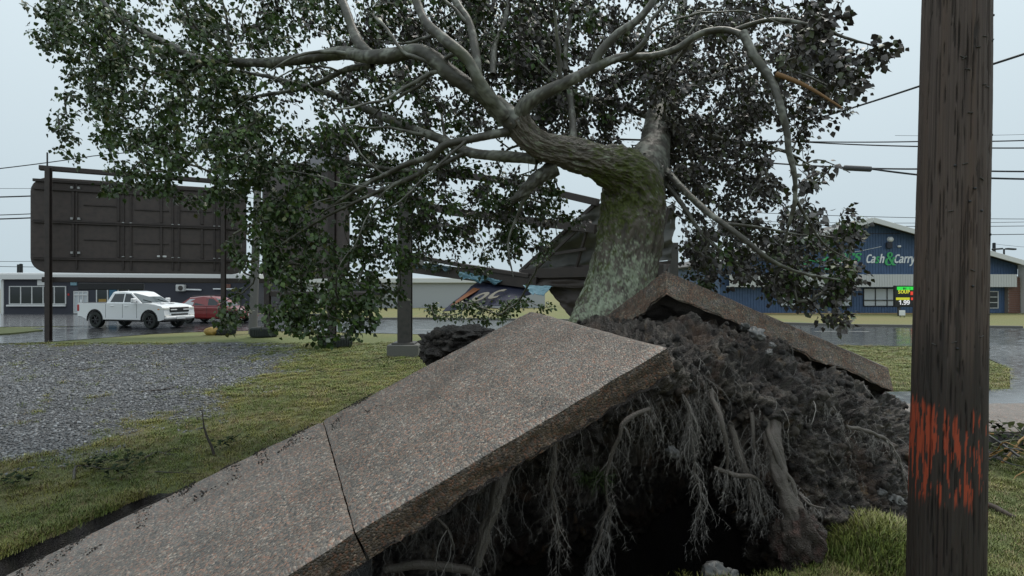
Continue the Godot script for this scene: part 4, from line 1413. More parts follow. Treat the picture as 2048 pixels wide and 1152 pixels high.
# ---------------------------------------------------------------- the lifted sidewalk
# a slab with given top corners: rough sides of its own, top with chipped rim
func slab(called: String, label: String, c00: Vector3, c10: Vector3, c11: Vector3, c01: Vector3, thick: float, seed_: float, chip := 0.012, pale := 1.0) -> Node3D:
	var ex := (c10 - c00 + c11 - c01).normalized()
	var ez := (c01 - c00 + c11 - c10)
	ez = (ez - ex * ez.dot(ex)).normalized()
	var ey := ez.cross(ex)
	if ey.y < 0.0:
		ey = -ey
		ez = -ez
	var tr := Transform3D(Basis(ex, ey, ez), c00)
	var inv := tr.affine_inverse()
	var o := thing(called, label, "sidewalk slab")
	o.transform = tr
	var q := [inv * c00, inv * c10, inv * c11, inv * c01]
	var n := 72
	var at := func(s: float, r: float) -> Vector3:
		return (q[0] as Vector3).lerp(q[1], s).lerp((q[3] as Vector3).lerp(q[2], s), r)
	var pts := PackedVector3Array()
	var cols := PackedColorArray()
	for j in n:
		for i in n:
			var s := float(i) / (n - 1)
			var r := float(j) / (n - 1)
			var p: Vector3 = at.call(s, r)
			var e := minf(minf(s, 1.0 - s), minf(r, 1.0 - r)) * 1.5
			p.y += 0.004 * nz.get_noise_3d(p.x * 5.0, seed_, p.z * 5.0) - 0.012 * smoothstep(0.025, 0.0, e)
			if e < 0.001:
				var mid: Vector3 = at.call(0.5, 0.5)
				var w := chip * (nf.get_noise_3d(p.x * 9.0, seed_, p.z * 9.0) + 0.3)
				p += (mid - p).normalized() * w
			pts.append(p)
			var t := nf.get_noise_3d(p.x * 2.2 + seed_, 0.0, p.z * 2.2)
			var stain := nf.get_noise_3d(p.x * 7.0, 5.0 + seed_, p.z * 7.0)
			cols.append(Color(1, 0.985, 0.96) * (0.93 + 0.42 * t + 0.22 * stain))
	var mb := MB.new()
	mb.grid(pts, n, n, Vector3.UP, cols)
	part("slab_top", mb, M.concrete, o)
	# broken sides
	mb = MB.new()
	var loop: Array[Vector3] = []
	for i in n - 1:
		loop.append(pts[i])
	for j in n - 1:
		loop.append(pts[j * n + n - 1])
	for i in range(n - 1, 0, -1):
		loop.append(pts[(n - 1) * n + i])
	for j in range(n - 1, 0, -1):
		loop.append(pts[j * n])
	loop.append(loop[0])
	var rows := 9
	var mid: Vector3 = at.call(0.5, 0.5)
	var side := PackedVector3Array()
	var sc := PackedColorArray()
	for j in rows:
		var f := float(j) / (rows - 1)
		for i in loop.size():
			var p := loop[i]
			var out := (p - mid)
			out.y = 0.0
			out = out.normalized()
			var near := 9.0
			for cq in q:
				near = minf(near, Vector2(p.x - cq.x, p.z - cq.z).length())
			near = smoothstep(0.0, 0.14, near)
			var d := p - Vector3(0, thick * f * (1.0 + 0.16 * near * nf.get_noise_3d(p.x * 3.0, seed_ + 3.0, p.z * 3.0)), 0)
			if j:
				d += out * near * (0.022 * nf.get_noise_3d(p.x * 5.0, seed_ + f * 3.0, p.z * 5.0) + 0.016 * nf.get_noise_3d(p.x * 24.0, f * 7.0, p.z * 24.0) - 0.015 * f)
			side.append(d)
			var k := 0.5 + nf.get_noise_3d(p.x * 6.0, f * 2.0 + seed_, p.z * 6.0)
			sc.append(pale * Color(0.46, 0.36, 0.29).lerp(Color(0.95, 0.80, 0.70), clampf(k, 0, 1)) if j > 1 else Color(0.8, 0.72, 0.66))
	mb.grid(side, loop.size(), rows, Vector3.ZERO, sc)
	# normals of the skirt point away from the middle
	for i in mb.v.size():
		var out := mb.v[i] - mid
		if mb.n[i].dot(Vector3(out.x, 0, out.z)) < 0.0:
			mb.n[i] = -mb.n[i]
	for k in range(0, mb.ix.size(), 3):
		var a := mb.ix[k]
		var b := mb.ix[k + 1]
		var c := mb.ix[k + 2]
		if (mb.v[c] - mb.v[a]).cross(mb.v[b] - mb.v[a]).dot(mb.n[a] + mb.n[b] + mb.n[c]) < 0.0:
			mb.ix[k + 1] = c
			mb.ix[k + 2] = b
	part("broken_edge", mb, M.concrete_edge, o)
	mb = MB.new()
	var under := PackedVector3Array()
	for j in n:
		for i in n:
			var p := pts[j * n + i]
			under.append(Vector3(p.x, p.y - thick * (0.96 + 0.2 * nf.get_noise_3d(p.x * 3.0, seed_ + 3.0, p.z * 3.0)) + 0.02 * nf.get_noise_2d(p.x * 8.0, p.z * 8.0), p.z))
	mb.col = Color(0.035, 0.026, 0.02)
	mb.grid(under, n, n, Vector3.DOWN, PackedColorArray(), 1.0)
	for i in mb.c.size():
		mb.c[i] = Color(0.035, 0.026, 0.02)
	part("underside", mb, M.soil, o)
	return o

func slabs() -> void:
	var j1 := P(645, 840, 3.57)
	var j2 := P(707, 1062, 2.19)
	var k1 := P(1062, 620, 4.05)
	var k2 := P(1333, 692, 2.67)
	var g := Vector3(0.002, 0.001, 0)
	slab("sidewalk_slab", "large speckled pink grey slab tilted up against the fallen tree", j2 + g, k2, k1, j1 + g, 0.128, 1.0, 0.003)
	var m1 := Vector3(-2.78, 0.13, -3.1)
	var m2 := Vector3(-1.82, 0.2, -1.45)
	slab("sidewalk_slab", "lower speckled slab sloping down to the torn lawn at bottom left", m2, j2 - g, j1 - g, m1, 0.128, 2.0, 0.003)
	# the slab thrown up beyond the roots
	var a := P(1330, 538, 4.72)
	var b := P(1776, 734, 5.35)
	var c := P(1186, 641, 5.25)
	slab("sidewalk_slab", "pinkish slab lifted on edge above the soil wall, right of the trunk", a, b, b + Vector3(0.15, -0.32, -1.0), c + Vector3(-0.1, -0.15, -0.2), 0.225, 3.0, 0.02, 1.6)
	# those that still lie flat
	slab("sidewalk_slab", "flat wet slab lying in place, ending beside the utility pole", Vector3(4.35, 0.02, -6.72), Vector3(6.62, 0.02, -6.68), Vector3(6.1, 0.02, -8.3), Vector3(4.3, 0.02, -8.3), 0.2, 4.0)
	slab("sidewalk_slab", "flat wet slab at the right frame edge beyond the cut branches", Vector3(6.635, 0.02, -6.68), Vector3(8.6, 0.02, -6.6), Vector3(8.1, 0.02, -8.3), Vector3(6.115, 0.02, -8.3), 0.2, 5.0)

# ---------------------------------------------------------------- the tree
var tp := PackedVector3Array()      # skeleton points
var tpar := PackedInt32Array()
var trad := PackedFloat32Array()
var cellmap := {}

func add_node(p: Vector3, par: int, r: float) -> int:
	var i := tp.size()
	tp.append(p); tpar.append(par); trad.append(r)
	var k := Vector3i((p * 2.5).floor())
	if not cellmap.has(k):
		cellmap[k] = []
	cellmap[k].append(i)
	return i

func nearest(p: Vector3) -> int:
	var c := Vector3i((p * 2.5).floor())
	var best := -1
	var bd := 1e9
	for r in range(0, 9):
		for x in range(-r, r + 1):
			for y in range(-r, r + 1):
				for z in range(-r, r + 1):
					if maxi(absi(x), maxi(absi(y), absi(z))) != r:
						continue
					var k := c + Vector3i(x, y, z)
					if cellmap.has(k):
						for i in cellmap[k]:
							var d := tp[i].distance_squared_to(p)
							if d < bd:
								bd = d
								best = i
		if best >= 0 and bd < pow(r * 0.4, 2.0):
			break
	return best

func bark_tube(pos: PackedVector3Array, rad: PackedFloat32Array, sides: int, rough: float, moss: float, lichen: float, smooth_bark: bool) -> MB:
	var mb := MB.new()
	var m := pos.size()
	var t := (pos[1] - pos[0]).normalized()
	var x := t.cross(Vector3(0.3, 0.1, 1)).normalized()
	var pts := PackedVector3Array()
	var cols := PackedColorArray()
	var along := 0.0
	for i in m:
		var t2 := (pos[mini(i + 1, m - 1)] - pos[maxi(i - 1, 0)]).normalized()
		x = (x - t2 * x.dot(t2)).normalized()
		var y := t2.cross(x)
		if i:
			along += pos[i].distance_to(pos[i - 1])
		for k in sides + 1:
			var an := TAU * (k % sides) / sides
			var dir := x * cos(an) + y * sin(an)
			var r := rad[i]
			var s := Vector3(cos(an) * r, sin(an) * r, along * (0.22 if not smooth_bark else 1.0))
			var ridge := nr.get_noise_3dv(s * 9.0)
			var p := pos[i] + dir * (r * (1.0 + 0.10 * nz.get_noise_3dv(Vector3(s.x, s.y, along) * 2.0)) + rough * ridge + rough * 0.4 * nf.get_noise_3dv(pos[i] * 20.0 + dir * 6.0))
			pts.append(p)
			var c := Color(0.13, 0.112, 0.09) if not smooth_bark else Color(0.058, 0.053, 0.04)
			c = c.lerp(Color(0.035, 0.03, 0.026), clampf(0.35 - ridge * 0.9, 0, 1) if not smooth_bark else clampf(0.5 * nz.get_noise_3dv(p * 7.0), 0, 1))
			if smooth_bark:
				c = c.lerp(Color(0.205, 0.21, 0.175), clampf(0.15 + 2.2 * nf.get_noise_3dv(p * 5.0) + 1.2 * nf.get_noise_3dv(p * 24.0), 0, 1))
				c = c.lerp(Color(0.045, 0.042, 0.033), clampf(nf.get_noise_3dv(Vector3(s.x * 9.0, s.y * 9.0, along * 34.0)) * 3.0 - 0.3, 0, 0.85))
				c = c.lerp(Color(0.06, 0.066, 0.03), clampf(nf.get_noise_3dv(p * 2.1 + Vector3(7, 0, 3)) * 2.0 - 0.4, 0, 0.8))
			if lichen > 0.0:
				var h := lichen * smoothstep(2.4, 1.7, p.y)
				var l := nf.get_noise_3dv(p * 5.0) * 0.6 + nf.get_noise_3dv(p * 15.0) * 0.9 + nf.get_noise_3dv(p * 46.0) * 0.8
				c = c.lerp(Color(0.40, 0.45, 0.32) * (0.8 + 0.5 * nf.get_noise_3dv(p * 40.0)), clampf((l - 0.45 + h) * 3.0, 0, 0.95))
				var hm := moss * 1.25 * exp(-pow(p.distance_to(P(1258, 362, 5.5)) / 0.56, 2.0)) + 0.6 * moss * smoothstep(2.75, 2.2, p.y) * clampf(-dir.x * 1.6 - 0.5, 0, 1)
				var mo := nf.get_noise_3dv(p * 4.0 + Vector3(9, 9, 9)) * 0.6 + nf.get_noise_3dv(p * 13.0) * 0.9 + nf.get_noise_3dv(p * 48.0) * 0.7
				c = c.lerp(Color(0.085, 0.105, 0.016) * (0.8 + 0.8 * nf.get_noise_3dv(p * 45.0)), clampf((mo - 0.55 + hm) * 2.6, 0, 0.95))
			cols.append(c)
	mb.grid(pts, sides + 1, m, Vector3.ZERO, cols)
	var seam := PackedVector3Array()
	for j in m:   # close the seam smoothly and turn normals outward
		var f := j * (sides + 1)
		var nn := (mb.n[f] + mb.n[f + sides]).normalized()
		mb.n[f] = nn
		mb.n[f + sides] = nn
	for i in mb.v.size():
		if mb.n[i].dot(mb.v[i] - pos[i / (sides + 1)]) < 0.0:
			mb.n[i] = -mb.n[i]
	for k in range(0, mb.ix.size(), 3):
		var a := mb.ix[k]
		var b := mb.ix[k + 1]
		var c := mb.ix[k + 2]
		if (mb.v[c] - mb.v[a]).cross(mb.v[b] - mb.v[a]).dot(mb.n[a] + mb.n[b] + mb.n[c]) < 0.0:
			mb.ix[k + 1] = c
			mb.ix[k + 2] = b
	return mb

func leaf_mesh() -> ArrayMesh:
	var mb := MB.new()
	var b := mb.vt(Vector3(0, 0, 0), Vector3(0, 0, 1))
	var l := mb.vt(Vector3(-0.40, 0.34, 0.10), Vector3(-0.35, 0, 1).normalized())
	var r := mb.vt(Vector3(0.40, 0.34, 0.10), Vector3(0.35, 0, 1).normalized())
	var l2 := mb.vt(Vector3(-0.27, 0.66, 0.02), Vector3(-0.3, 0.2, 1).normalized())
	var r2 := mb.vt(Vector3(0.27, 0.66, 0.02), Vector3(0.3, 0.2, 1).normalized())
	var m := mb.vt(Vector3(0, 0.5, -0.03), Vector3(0, 0.1, 1).normalized())
	var t := mb.vt(Vector3(0, 1.0, -0.16), Vector3(0, 0.4, 1).normalized())
	mb.tri(b, l, m); mb.tri(b, m, r); mb.tri(l, l2, m); mb.tri(m, r2, r); mb.tri(l2, t, m); mb.tri(m, t, r2)
	return mb.mesh()

func limb(o: Node3D, ctrl: Array, rough := 0.004, sides := 16, called := "limb") -> void:
	var sp := smooth_path(ctrl, 0.022)
	var rad: PackedFloat32Array = sp[1]
	for i in rad.size():
		rad[i] *= (0.88 if rad[i] > 0.11 else 0.70) * (1.0 + 0.10 * nz.get_noise_3dv((sp[0][i] as Vector3) * 3.0))
	part(called, bark_tube(sp[0], rad, int(sides * 1.5), rough, 0.0, 0.0, true), M.bark, o)
	var prev := -1
	for i in range(5, sp[0].size(), 5):
		prev = add_node(sp[0][i], prev, sp[1][i])

func tree() -> void:
	var o := thing("fallen_tree", "big leaning tree torn up by the storm with its root plate lifted out", "tree")
	# trunk, running into the great left limb
	var sp := smooth_path([[1190, 760, 5.6, 0.45], [1206, 690, 5.75, 0.40], [1222, 630, 5.85, 0.35], [1240, 560, 5.9, 0.325], [1260, 480, 5.9, 0.318], [1266, 410, 5.85, 0.31], [1256, 352, 5.7, 0.25], [1200, 326, 5.5, 0.155], [1135, 306, 5.35, 0.128], [1080, 290, 5.25, 0.112], [1048, 264, 5.2, 0.106], [1030, 236, 5.15, 0.106]], 0.018)
	part("trunk", bark_tube(sp[0], sp[1], 210, 0.032, 0.85, 0.75, false), M.rough_bark, o)
	for i in range(140, sp[0].size(), 10):
		add_node(sp[0][i], -1, sp[1][i])
	limb(o, [[1262, 430, 5.95, 0.25], [1290, 350, 6.1, 0.25], [1308, 290, 6.4, 0.19], [1316, 235, 6.8, 0.15], [1335, 160, 7.4, 0.12], [1355, 70, 8.1, 0.1], [1370, -40, 8.7, 0.07], [1370, -160, 9.2, 0.03]], 0.01, 40)
	limb(o, [[1036, 252, 5.16, 0.12], [1000, 220, 5.15, 0.115], [960, 188, 5.1, 0.105], [905, 150, 5.1, 0.098], [865, 117, 5.15, 0.098], [830, 103, 5.2, 0.095], [780, 112, 5.3, 0.09], [735, 113, 5.35, 0.085], [690, 106, 5.5, 0.08], [640, 112, 5.6, 0.075], [560, 124, 5.75, 0.066], [480, 125, 5.95, 0.058], [400, 119, 6.15, 0.054], [345, 92, 6.3, 0.048], [270, 55, 6.55, 0.04], [222, 20, 6.75, 0.032], [180, -30, 7.0, 0.024], [140, -90, 7.3, 0.01]], 0.006, 24)
	limb(o, [[752, 118, 5.34, 0.075], [722, 92, 5.4, 0.07], [704, 55, 5.5, 0.062], [690, 15, 5.6, 0.055], [668, -40, 5.8, 0.045], [640, -130, 6.0, 0.02]])
	limb(o, [[1010, 235, 5.1, 0.085], [965, 175, 4.95, 0.08], [935, 120, 4.95, 0.072], [890, 80, 5.0, 0.064], [852, 45, 5.1, 0.058], [832, 0, 5.2, 0.052], [815, -50, 5.3, 0.045], [800, -140, 5.5, 0.02]])
	limb(o, [[956, 160, 4.98, 0.06], [950, 100, 5.05, 0.055], [938, 45, 5.15, 0.05], [910, 0, 5.25, 0.045], [895, -50, 5.4, 0.038], [880, -150, 5.6, 0.015]])
	limb(o, [[985, 150, 5.3, 0.04], [990, 90, 5.5, 0.036], [1010, 40, 5.7, 0.032], [1020, -30, 5.9, 0.024]])
	limb(o, [[1036, 232, 5.12, 0.095], [1056, 205, 5.05, 0.09], [1100, 180, 5.0, 0.08], [1150, 156, 4.95, 0.07], [1215, 124, 4.95, 0.055], [1245, 114, 4.95, 0.05], [1300, 112, 5.0, 0.042], [1352, 98, 5.0, 0.04], [1400, 68, 4.95, 0.038], [1450, 60, 4.85, 0.036], [1490, 72, 4.7, 0.034]])
	limb(o, [[1185, 138, 4.96, 0.06], [1200, 105, 4.95, 0.055], [1235, 68, 4.95, 0.05], [1275, 40, 4.95, 0.044], [1302, 8, 4.95, 0.038], [1318, -30, 5.0, 0.03], [1330, -110, 5.1, 0.012]])
	limb(o, [[1215, 126, 4.94, 0.036], [1262, 108, 4.85, 0.032], [1292, 78, 4.8, 0.028], [1300, 45, 4.8, 0.024], [1330, 8, 4.8, 0.02], [1360, -40, 4.8, 0.014]], 0.003, 10)
	limb(o, [[1030, 262, 5.2, 0.06], [990, 268, 5.1, 0.055], [940, 279, 5.1, 0.05], [890, 290, 5.15, 0.048], [862, 312, 5.2, 0.044], [810, 330, 5.3, 0.036], [740, 365, 5.5, 0.026], [690, 395, 5.7, 0.02], [610, 448, 6.0, 0.01]], 0.003, 12)
	limb(o, [[880, 298, 5.17, 0.04], [840, 345, 5.3, 0.034], [790, 368, 5.4, 0.028], [720, 400, 5.6, 0.024], [640, 440, 5.8, 0.018], [545, 500, 6.1, 0.009]], 0.003, 12)
	limb(o, [[1075, 318, 5.35, 0.075], [1000, 312, 5.5, 0.07], [940, 305, 5.6, 0.066], [880, 278, 5.75, 0.062], [800, 248, 5.95, 0.06], [730, 217, 6.15, 0.056], [660, 188, 6.4, 0.048], [590, 168, 6.7, 0.04], [520, 150, 7.0, 0.03], [430, 140, 7.4, 0.015]], 0.004, 16)
	limb(o, [[930, 306, 5.6, 0.035], [850, 340, 5.8, 0.03], [760, 335, 6.1, 0.026], [680, 320, 6.5, 0.022], [600, 300, 6.9, 0.014], [520, 330, 7.3, 0.006]], 0.003, 10)
	limb(o, [[745, 130, 5.5, 0.045], [690, 140, 5.7, 0.04], [640, 165, 5.9, 0.036], [590, 180, 6.1, 0.03], [530, 190, 6.4, 0.026], [480, 200, 6.6, 0.022], [430, 190, 6.8, 0.018], [370, 160, 7.0, 0.01]], 0.003, 10)
	limb(o, [[1112, 335, 5.4, 0.1], [1082, 352, 5.4, 0.088], [1058, 372, 5.42, 0.07], [1036, 392, 5.44, 0.045], [1022, 402, 5.44, 0.012]], 0.02, 26, "broken_limb")
	limb(o, [[1145, 300, 5.35, 0.055], [1146, 255, 5.5, 0.05], [1140, 190, 5.7, 0.045], [1130, 120, 5.9, 0.038], [1140, 40, 6.1, 0.03], [1160, -40, 6.3, 0.02]])
	limb(o, [[1322, 330, 6.2, 0.06], [1360, 372, 5.7, 0.05], [1410, 420, 5.2, 0.042], [1450, 450, 5.0, 0.036], [1490, 480, 4.9, 0.03], [1540, 520, 4.85, 0.024], [1600, 545, 4.9, 0.018], [1680, 560, 5.0, 0.008]], 0.003, 12)
	limb(o, [[1336, 372, 5.9, 0.04], [1365, 410, 5.7, 0.032], [1400, 462, 5.6, 0.026], [1440, 500, 5.6, 0.02], [1520, 570, 5.7, 0.012], [1600, 620, 5.8, 0.005]], 0.003, 10)
	limb(o, [[1450, 447, 5.0, 0.022], [1520, 455, 5.1, 0.016], [1600, 470, 5.2, 0.008]], 0.003, 8)
	limb(o, [[1320, 225, 6.9, 0.08], [1400, 165, 7.2, 0.065], [1490, 135, 7.5, 0.05], [1570, 120, 7.8, 0.035], [1660, 130, 8.0, 0.012]])
	limb(o, [[1312, 262, 6.6, 0.08], [1390, 268, 6.8, 0.06], [1470, 285, 7.0, 0.045], [1560, 300, 7.2, 0.025], [1620, 330, 7.3, 0.01]])
	limb(o, [[1340, 145, 7.5, 0.07], [1260, 85, 7.8, 0.055], [1190, 20, 8.2, 0.04], [1130, -50, 8.6, 0.02]])
	limb(o, [[1316, 240, 6.8, 0.06], [1230, 210, 7.2, 0.045], [1150, 190, 7.6, 0.03], [1060, 160, 8.0, 0.012]])
	limb(o, [[1486, 66, 4.7, 0.05], [1508, 112, 4.6, 0.048], [1542, 160, 4.5, 0.044], [1560, 212, 4.4, 0.038], [1574, 265, 4.4, 0.034], [1577, 300, 4.4, 0.03], [1589, 350, 4.4, 0.026], [1590, 402, 4.45, 0.022], [1580, 440, 4.5, 0.016], [1570, 480, 4.6, 0.008]], 0.004, 14, "hanging_broken_limb")
	limb(o, [[1590, 395, 4.45, 0.018], [1615, 440, 4.5, 0.014], [1650, 490, 4.6, 0.01], [1700, 520, 4.7, 0.005]], 0.002, 8)
	limb(o, [[1578, 295, 4.4, 0.012], [1596, 330, 4.4, 0.01], [1640, 320, 4.45, 0.007], [1700, 345, 4.5, 0.003]], 0.002, 8)
	limb(o, [[1470, 60, 4.8, 0.03], [1540, 40, 4.7, 0.026], [1620, 50, 4.6, 0.02], [1690, 75, 4.5, 0.014], [1760, 95, 4.45, 0.006]], 0.003, 10)
	var stick := smooth_path([[1552, 148, 4.5, 0.022], [1600, 166, 4.45, 0.017], [1640, 188, 4.4, 0.012], [1684, 216, 4.35, 0.007]], 0.04)
	var mb := MB.new()
	mb.tube(stick[0], stick[1], 8)
	part("stripped_limb", mb, mat(lin(0.22, 0.12, 0.05), 0.7), o)

	# side branches off the limbs, bending outward and drooping
	rng.seed = 12
	var stems := tp.size()
	for k in 90:
		var i := rng.randi_range(0, stems - 1)
		if tpar[i] < 0 or trad[i] < 0.014 or trad[i] > 0.12:
			continue
		var p := tp[i]
		var t := (p - tp[tpar[i]]).normalized()
		var out := (t * 0.8 + Vector3(-0.35 if p.x < 0.6 else 0.3, 0.15, 0.0) + Vector3(rng.randfn(), rng.randfn(), rng.randfn()) * 0.5).normalized()
		var len := rng.randf_range(0.7, 1.9)
		var r := clampf(trad[i] * 0.42, 0.007, 0.022)
		var pp := PackedVector3Array([p])
		var rr := PackedFloat32Array([r])
		var steps := int(len / 0.05)
		for s in steps:
			out = (out + Vector3(rng.randfn() * 0.11, rng.randfn() * 0.11 - 0.02, rng.randfn() * 0.11)).normalized()
			pp.append(pp[-1] + out * 0.05)
			rr.append(r * (1.0 - 0.75 * (s + 1.0) / steps))
		var e := pp[-1]
		var eu := 1024.0 - e.x / e.z * F
		var ev := 576.0 + (e.y - CH) / e.z * F
		if eu < 170.0 or (eu > 1250.0 and ev > 470.0) or eu > 1700.0 or (eu > 1560.0 and ev > 180.0):
			continue
		part("branch", bark_tube(pp, rr, 9, 0.002, 0.0, 0.0, true), M.bark, o)
		var prev := i
		for s in range(2, pp.size(), 2):
			prev = add_node(pp[s], prev, rr[s])
	# where the leaves are: centre, half size, near and far, how many sprays, green (0) or dusky brown (1)
	var regions := [
		[330, 60, 230, 120, 5.6, 7.8, 230, 0.0], [175, 75, 110, 85, 6.4, 7.6, 95, 0.0], [105, 35, 70, 45, 6.6, 7.5, 36, 0.0], [175, 210, 60, 110, 6.5, 7.5, 50, 0.0], [140, 270, 30, 60, 6.7, 7.2, 12, 0.0],
		[335, 200, 170, 120, 5.6, 7.6, 210, 0.0], [275, 340, 80, 70, 6.0, 7.0, 60, 0.0], [420, 300, 120, 120, 5.6, 7.6, 150, 0.0], [565, 250, 170, 140, 5.6, 7.8, 220, 0.1],
		[520, 440, 80, 130, 5.8, 7.4, 100, 0.0], [625, 470, 110, 150, 5.6, 7.6, 190, 0.0], [640, 630, 55, 70, 5.6, 6.4, 50, 0.0], [700, 625, 50, 45, 5.8, 6.6, 28, 0.0], [560, 590, 60, 75, 5.8, 6.8, 45, 0.0],
		[770, 430, 110, 120, 5.8, 7.8, 150, 0.1], [755, 545, 70, 70, 6.0, 7.4, 45, 0.0], [975, 622, 130, 24, 8.5, 10.0, 60, 0.0], [462, 620, 36, 45, 6.4, 7.0, 18, 0.0], [425, 385, 30, 22, 6.0, 6.6, 9, 0.0],
		[600, 30, 250, 90, 5.8, 8.0, 230, 0.3], [850, 70, 190, 120, 5.4, 8.4, 300, 0.6], [1010, 60, 190, 110, 5.4, 8.4, 310, 0.65], [800, 250, 180, 110, 5.8, 8.4, 270, 0.35], [950, 400, 170, 90, 6.0, 8.5, 210, 0.3], [1060, 450, 110, 70, 6.5, 8.5, 70, 0.4], [930, 500, 110, 50, 7.0, 8.5, 40, 0.2],
		[1030, 150, 150, 90, 5.6, 7.5, 120, 0.7], [1120, 240, 110, 70, 6.0, 8.0, 110, 0.85], [1210, 80, 230, 130, 5.6, 8.8, 360, 0.9], [1460, 130, 200, 140, 5.4, 8.8, 400, 1.0], [1260, 230, 170, 110, 6.4, 8.6, 230, 0.95], [1450, 300, 170, 110, 5.8, 8.0, 260, 1.0], [1370, 330, 70, 80, 6.2, 7.8, 60, 1.0],
		[1640, 150, 90, 110, 4.9, 6.8, 80, 1.0], [1650, 85, 70, 55, 4.4, 4.8, 34, 1.0], [1740, 100, 50, 20, 4.4, 4.6, 10, 1.0], [1690, 150, 40, 30, 4.4, 4.7, 12, 1.0], [1640, 30, 60, 40, 4.7, 5.6, 24, 1.0],
		[1490, 420, 130, 60, 5.4, 7.2, 80, 0.95], [1560, 500, 120, 75, 5.4, 7.2, 120, 0.9], [1610, 570, 90, 45, 5.4, 6.8, 60, 0.85], [1690, 565, 45, 45, 5.4, 6.2, 24, 0.85], [1650, 635, 55, 22, 5.4, 6.0, 12, 0.85], [1690, 470, 35, 50, 5.0, 5.8, 16, 0.9], [1440, 540, 60, 50, 5.4, 6.8, 45, 0.9], [1620, 380, 40, 60, 4.4, 5.2, 14, 1.0], [1380, 480, 40, 60, 5.8, 7.0, 30, 0.9],
		[700, -120, 560, 110, 5.6, 8.0, 260, 0.4], [1300, -120, 380, 120, 5.6, 8.6, 200, 0.9]]
	rng.seed = 21
	var targets := []
	for q in regions:
		var want: int = int(q[6] * 0.95)
		var tries := 0
		while want > 0 and tries < int(q[6] * 12):
			tries += 1
			var a := rng.randf() * TAU
			var r := sqrt(rng.randf())
			var p := P(q[0] + q[2] * r * cos(a), q[1] + q[3] * r * sin(a), rng.randf_range(q[4], q[5]))
			if nz.get_noise_3dv(p * 1.6) + 0.5 * nz.get_noise_3dv(p * 4.0) < -0.02 + 0.4 * (r - 0.5):
				continue
			want -= 1
			targets.append([0.0, p, q[7]])
	for q in targets:
		q[0] = tp[nearest(q[1])].distance_to(q[1])
	targets.sort_custom(func(l: Array, r: Array) -> bool: return l[0] < r[0])
	var first_twig := tp.size()
	var paths := []
	var ends := []
	for q in targets:
		var t: Vector3 = q[1]
		var a := nearest(t)
		var p0 := tp[a]
		var len := p0.distance_to(t)
		if len < 0.02:
			continue
		var d0 := (t - p0) / len
		if tpar[a] >= 0:
			d0 = (d0 + 0.9 * (p0 - tp[tpar[a]]).normalized()).normalized()
		var ctrl := p0 + (d0 + Vector3(0, 0.25, 0)) * len * 0.45
		var k := clampi(int(len / 0.09), 2, 14)
		var ids := PackedInt32Array([a])
		var prev := a
		for i in range(1, k + 1):
			var s := float(i) / k
			var p := p0.lerp(ctrl, s).lerp(ctrl.lerp(t, s), s)
			p += Vector3(rng.randf_range(-1, 1), rng.randf_range(-1, 1), rng.randf_range(-1, 1)) * 0.012
			prev = add_node(p, prev, 0.0)
			ids.append(prev)
		paths.append(ids)
		ends.append([prev, ids, q[2]])
	var cnt := PackedFloat32Array()
	cnt.resize(tp.size())
	for e in ends:
		cnt[e[0]] += 1.0
	for i in range(tp.size() - 1, first_twig - 1, -1):
		trad[i] = minf(0.0017 + 0.0021 * sqrt(cnt[i]), 0.03)
		if tpar[i] >= first_twig:
			cnt[tpar[i]] += cnt[i]
	mb = MB.new()
	for ids in paths:
		var pp := PackedVector3Array()
		var rr := PackedFloat32Array()
		for i in ids:
			pp.append(tp[i])
			rr.append(minf(trad[i], trad[ids[1]]))
		mb.col = Color(0.062, 0.055, 0.045).lerp(Color(0.12, 0.115, 0.09), clampf((rr[0] - 0.003) * 120.0, 0, 1)) * rng.randf_range(0.75, 1.2)
		mb.tube(pp, rr, 3 if rr[0] < 0.006 else 5, false)
	part("twigs", mb, M.twig, o).set_meta("kind", "stuff")
	# leaves along each spray
	var green: Array[Transform3D] = []
	var gcol := PackedColorArray()
	var brown: Array[Transform3D] = []
	var bcol := PackedColorArray()
	for e in ends:
		var ids: PackedInt32Array = e[1]
		var n := rng.randi_range(12, 20)
		var tone: float = e[2]
		var is_brown := rng.randf() < tone
		var n0 := Vector3(rng.randfn(), rng.randfn() + 0.8, rng.randfn()).normalized()
		var shade := rng.randf_range(0.65, 1.35)
		var hang := Vector3(0.45 + rng.randf_range(-0.4, 0.4), -0.6 + rng.randf_range(-0.4, 0.3), rng.randf_range(-0.4, 0.4))
		for i in n:
			var s := 1.0 - pow(rng.randf(), 1.4) * 0.9
			var fi := s * (ids.size() - 1)
			var i0 := mini(int(fi), ids.size() - 2)
			var p := tp[ids[i0]].lerp(tp[ids[i0 + 1]], fi - i0)
			var off := Vector3(rng.randfn(), rng.randfn() * 0.8 - 0.25, rng.randfn()) * 0.046
			p += off
			var dir := (off.normalized() * 0.7 + hang + Vector3(rng.randf_range(-0.5, 0.5), rng.randf_range(-0.5, 0.5), rng.randf_range(-0.5, 0.5))).normalized()
			var nn := (n0 * 1.3 + Vector3(rng.randfn(), rng.randfn(), rng.randfn()) * 0.6).normalized()
			nn = (nn - dir * nn.dot(dir)).normalized()
			var size := rng.randf_range(0.038, 0.072)
			var xf := Transform3D(Basis(dir.cross(nn), dir, nn) * size, p)
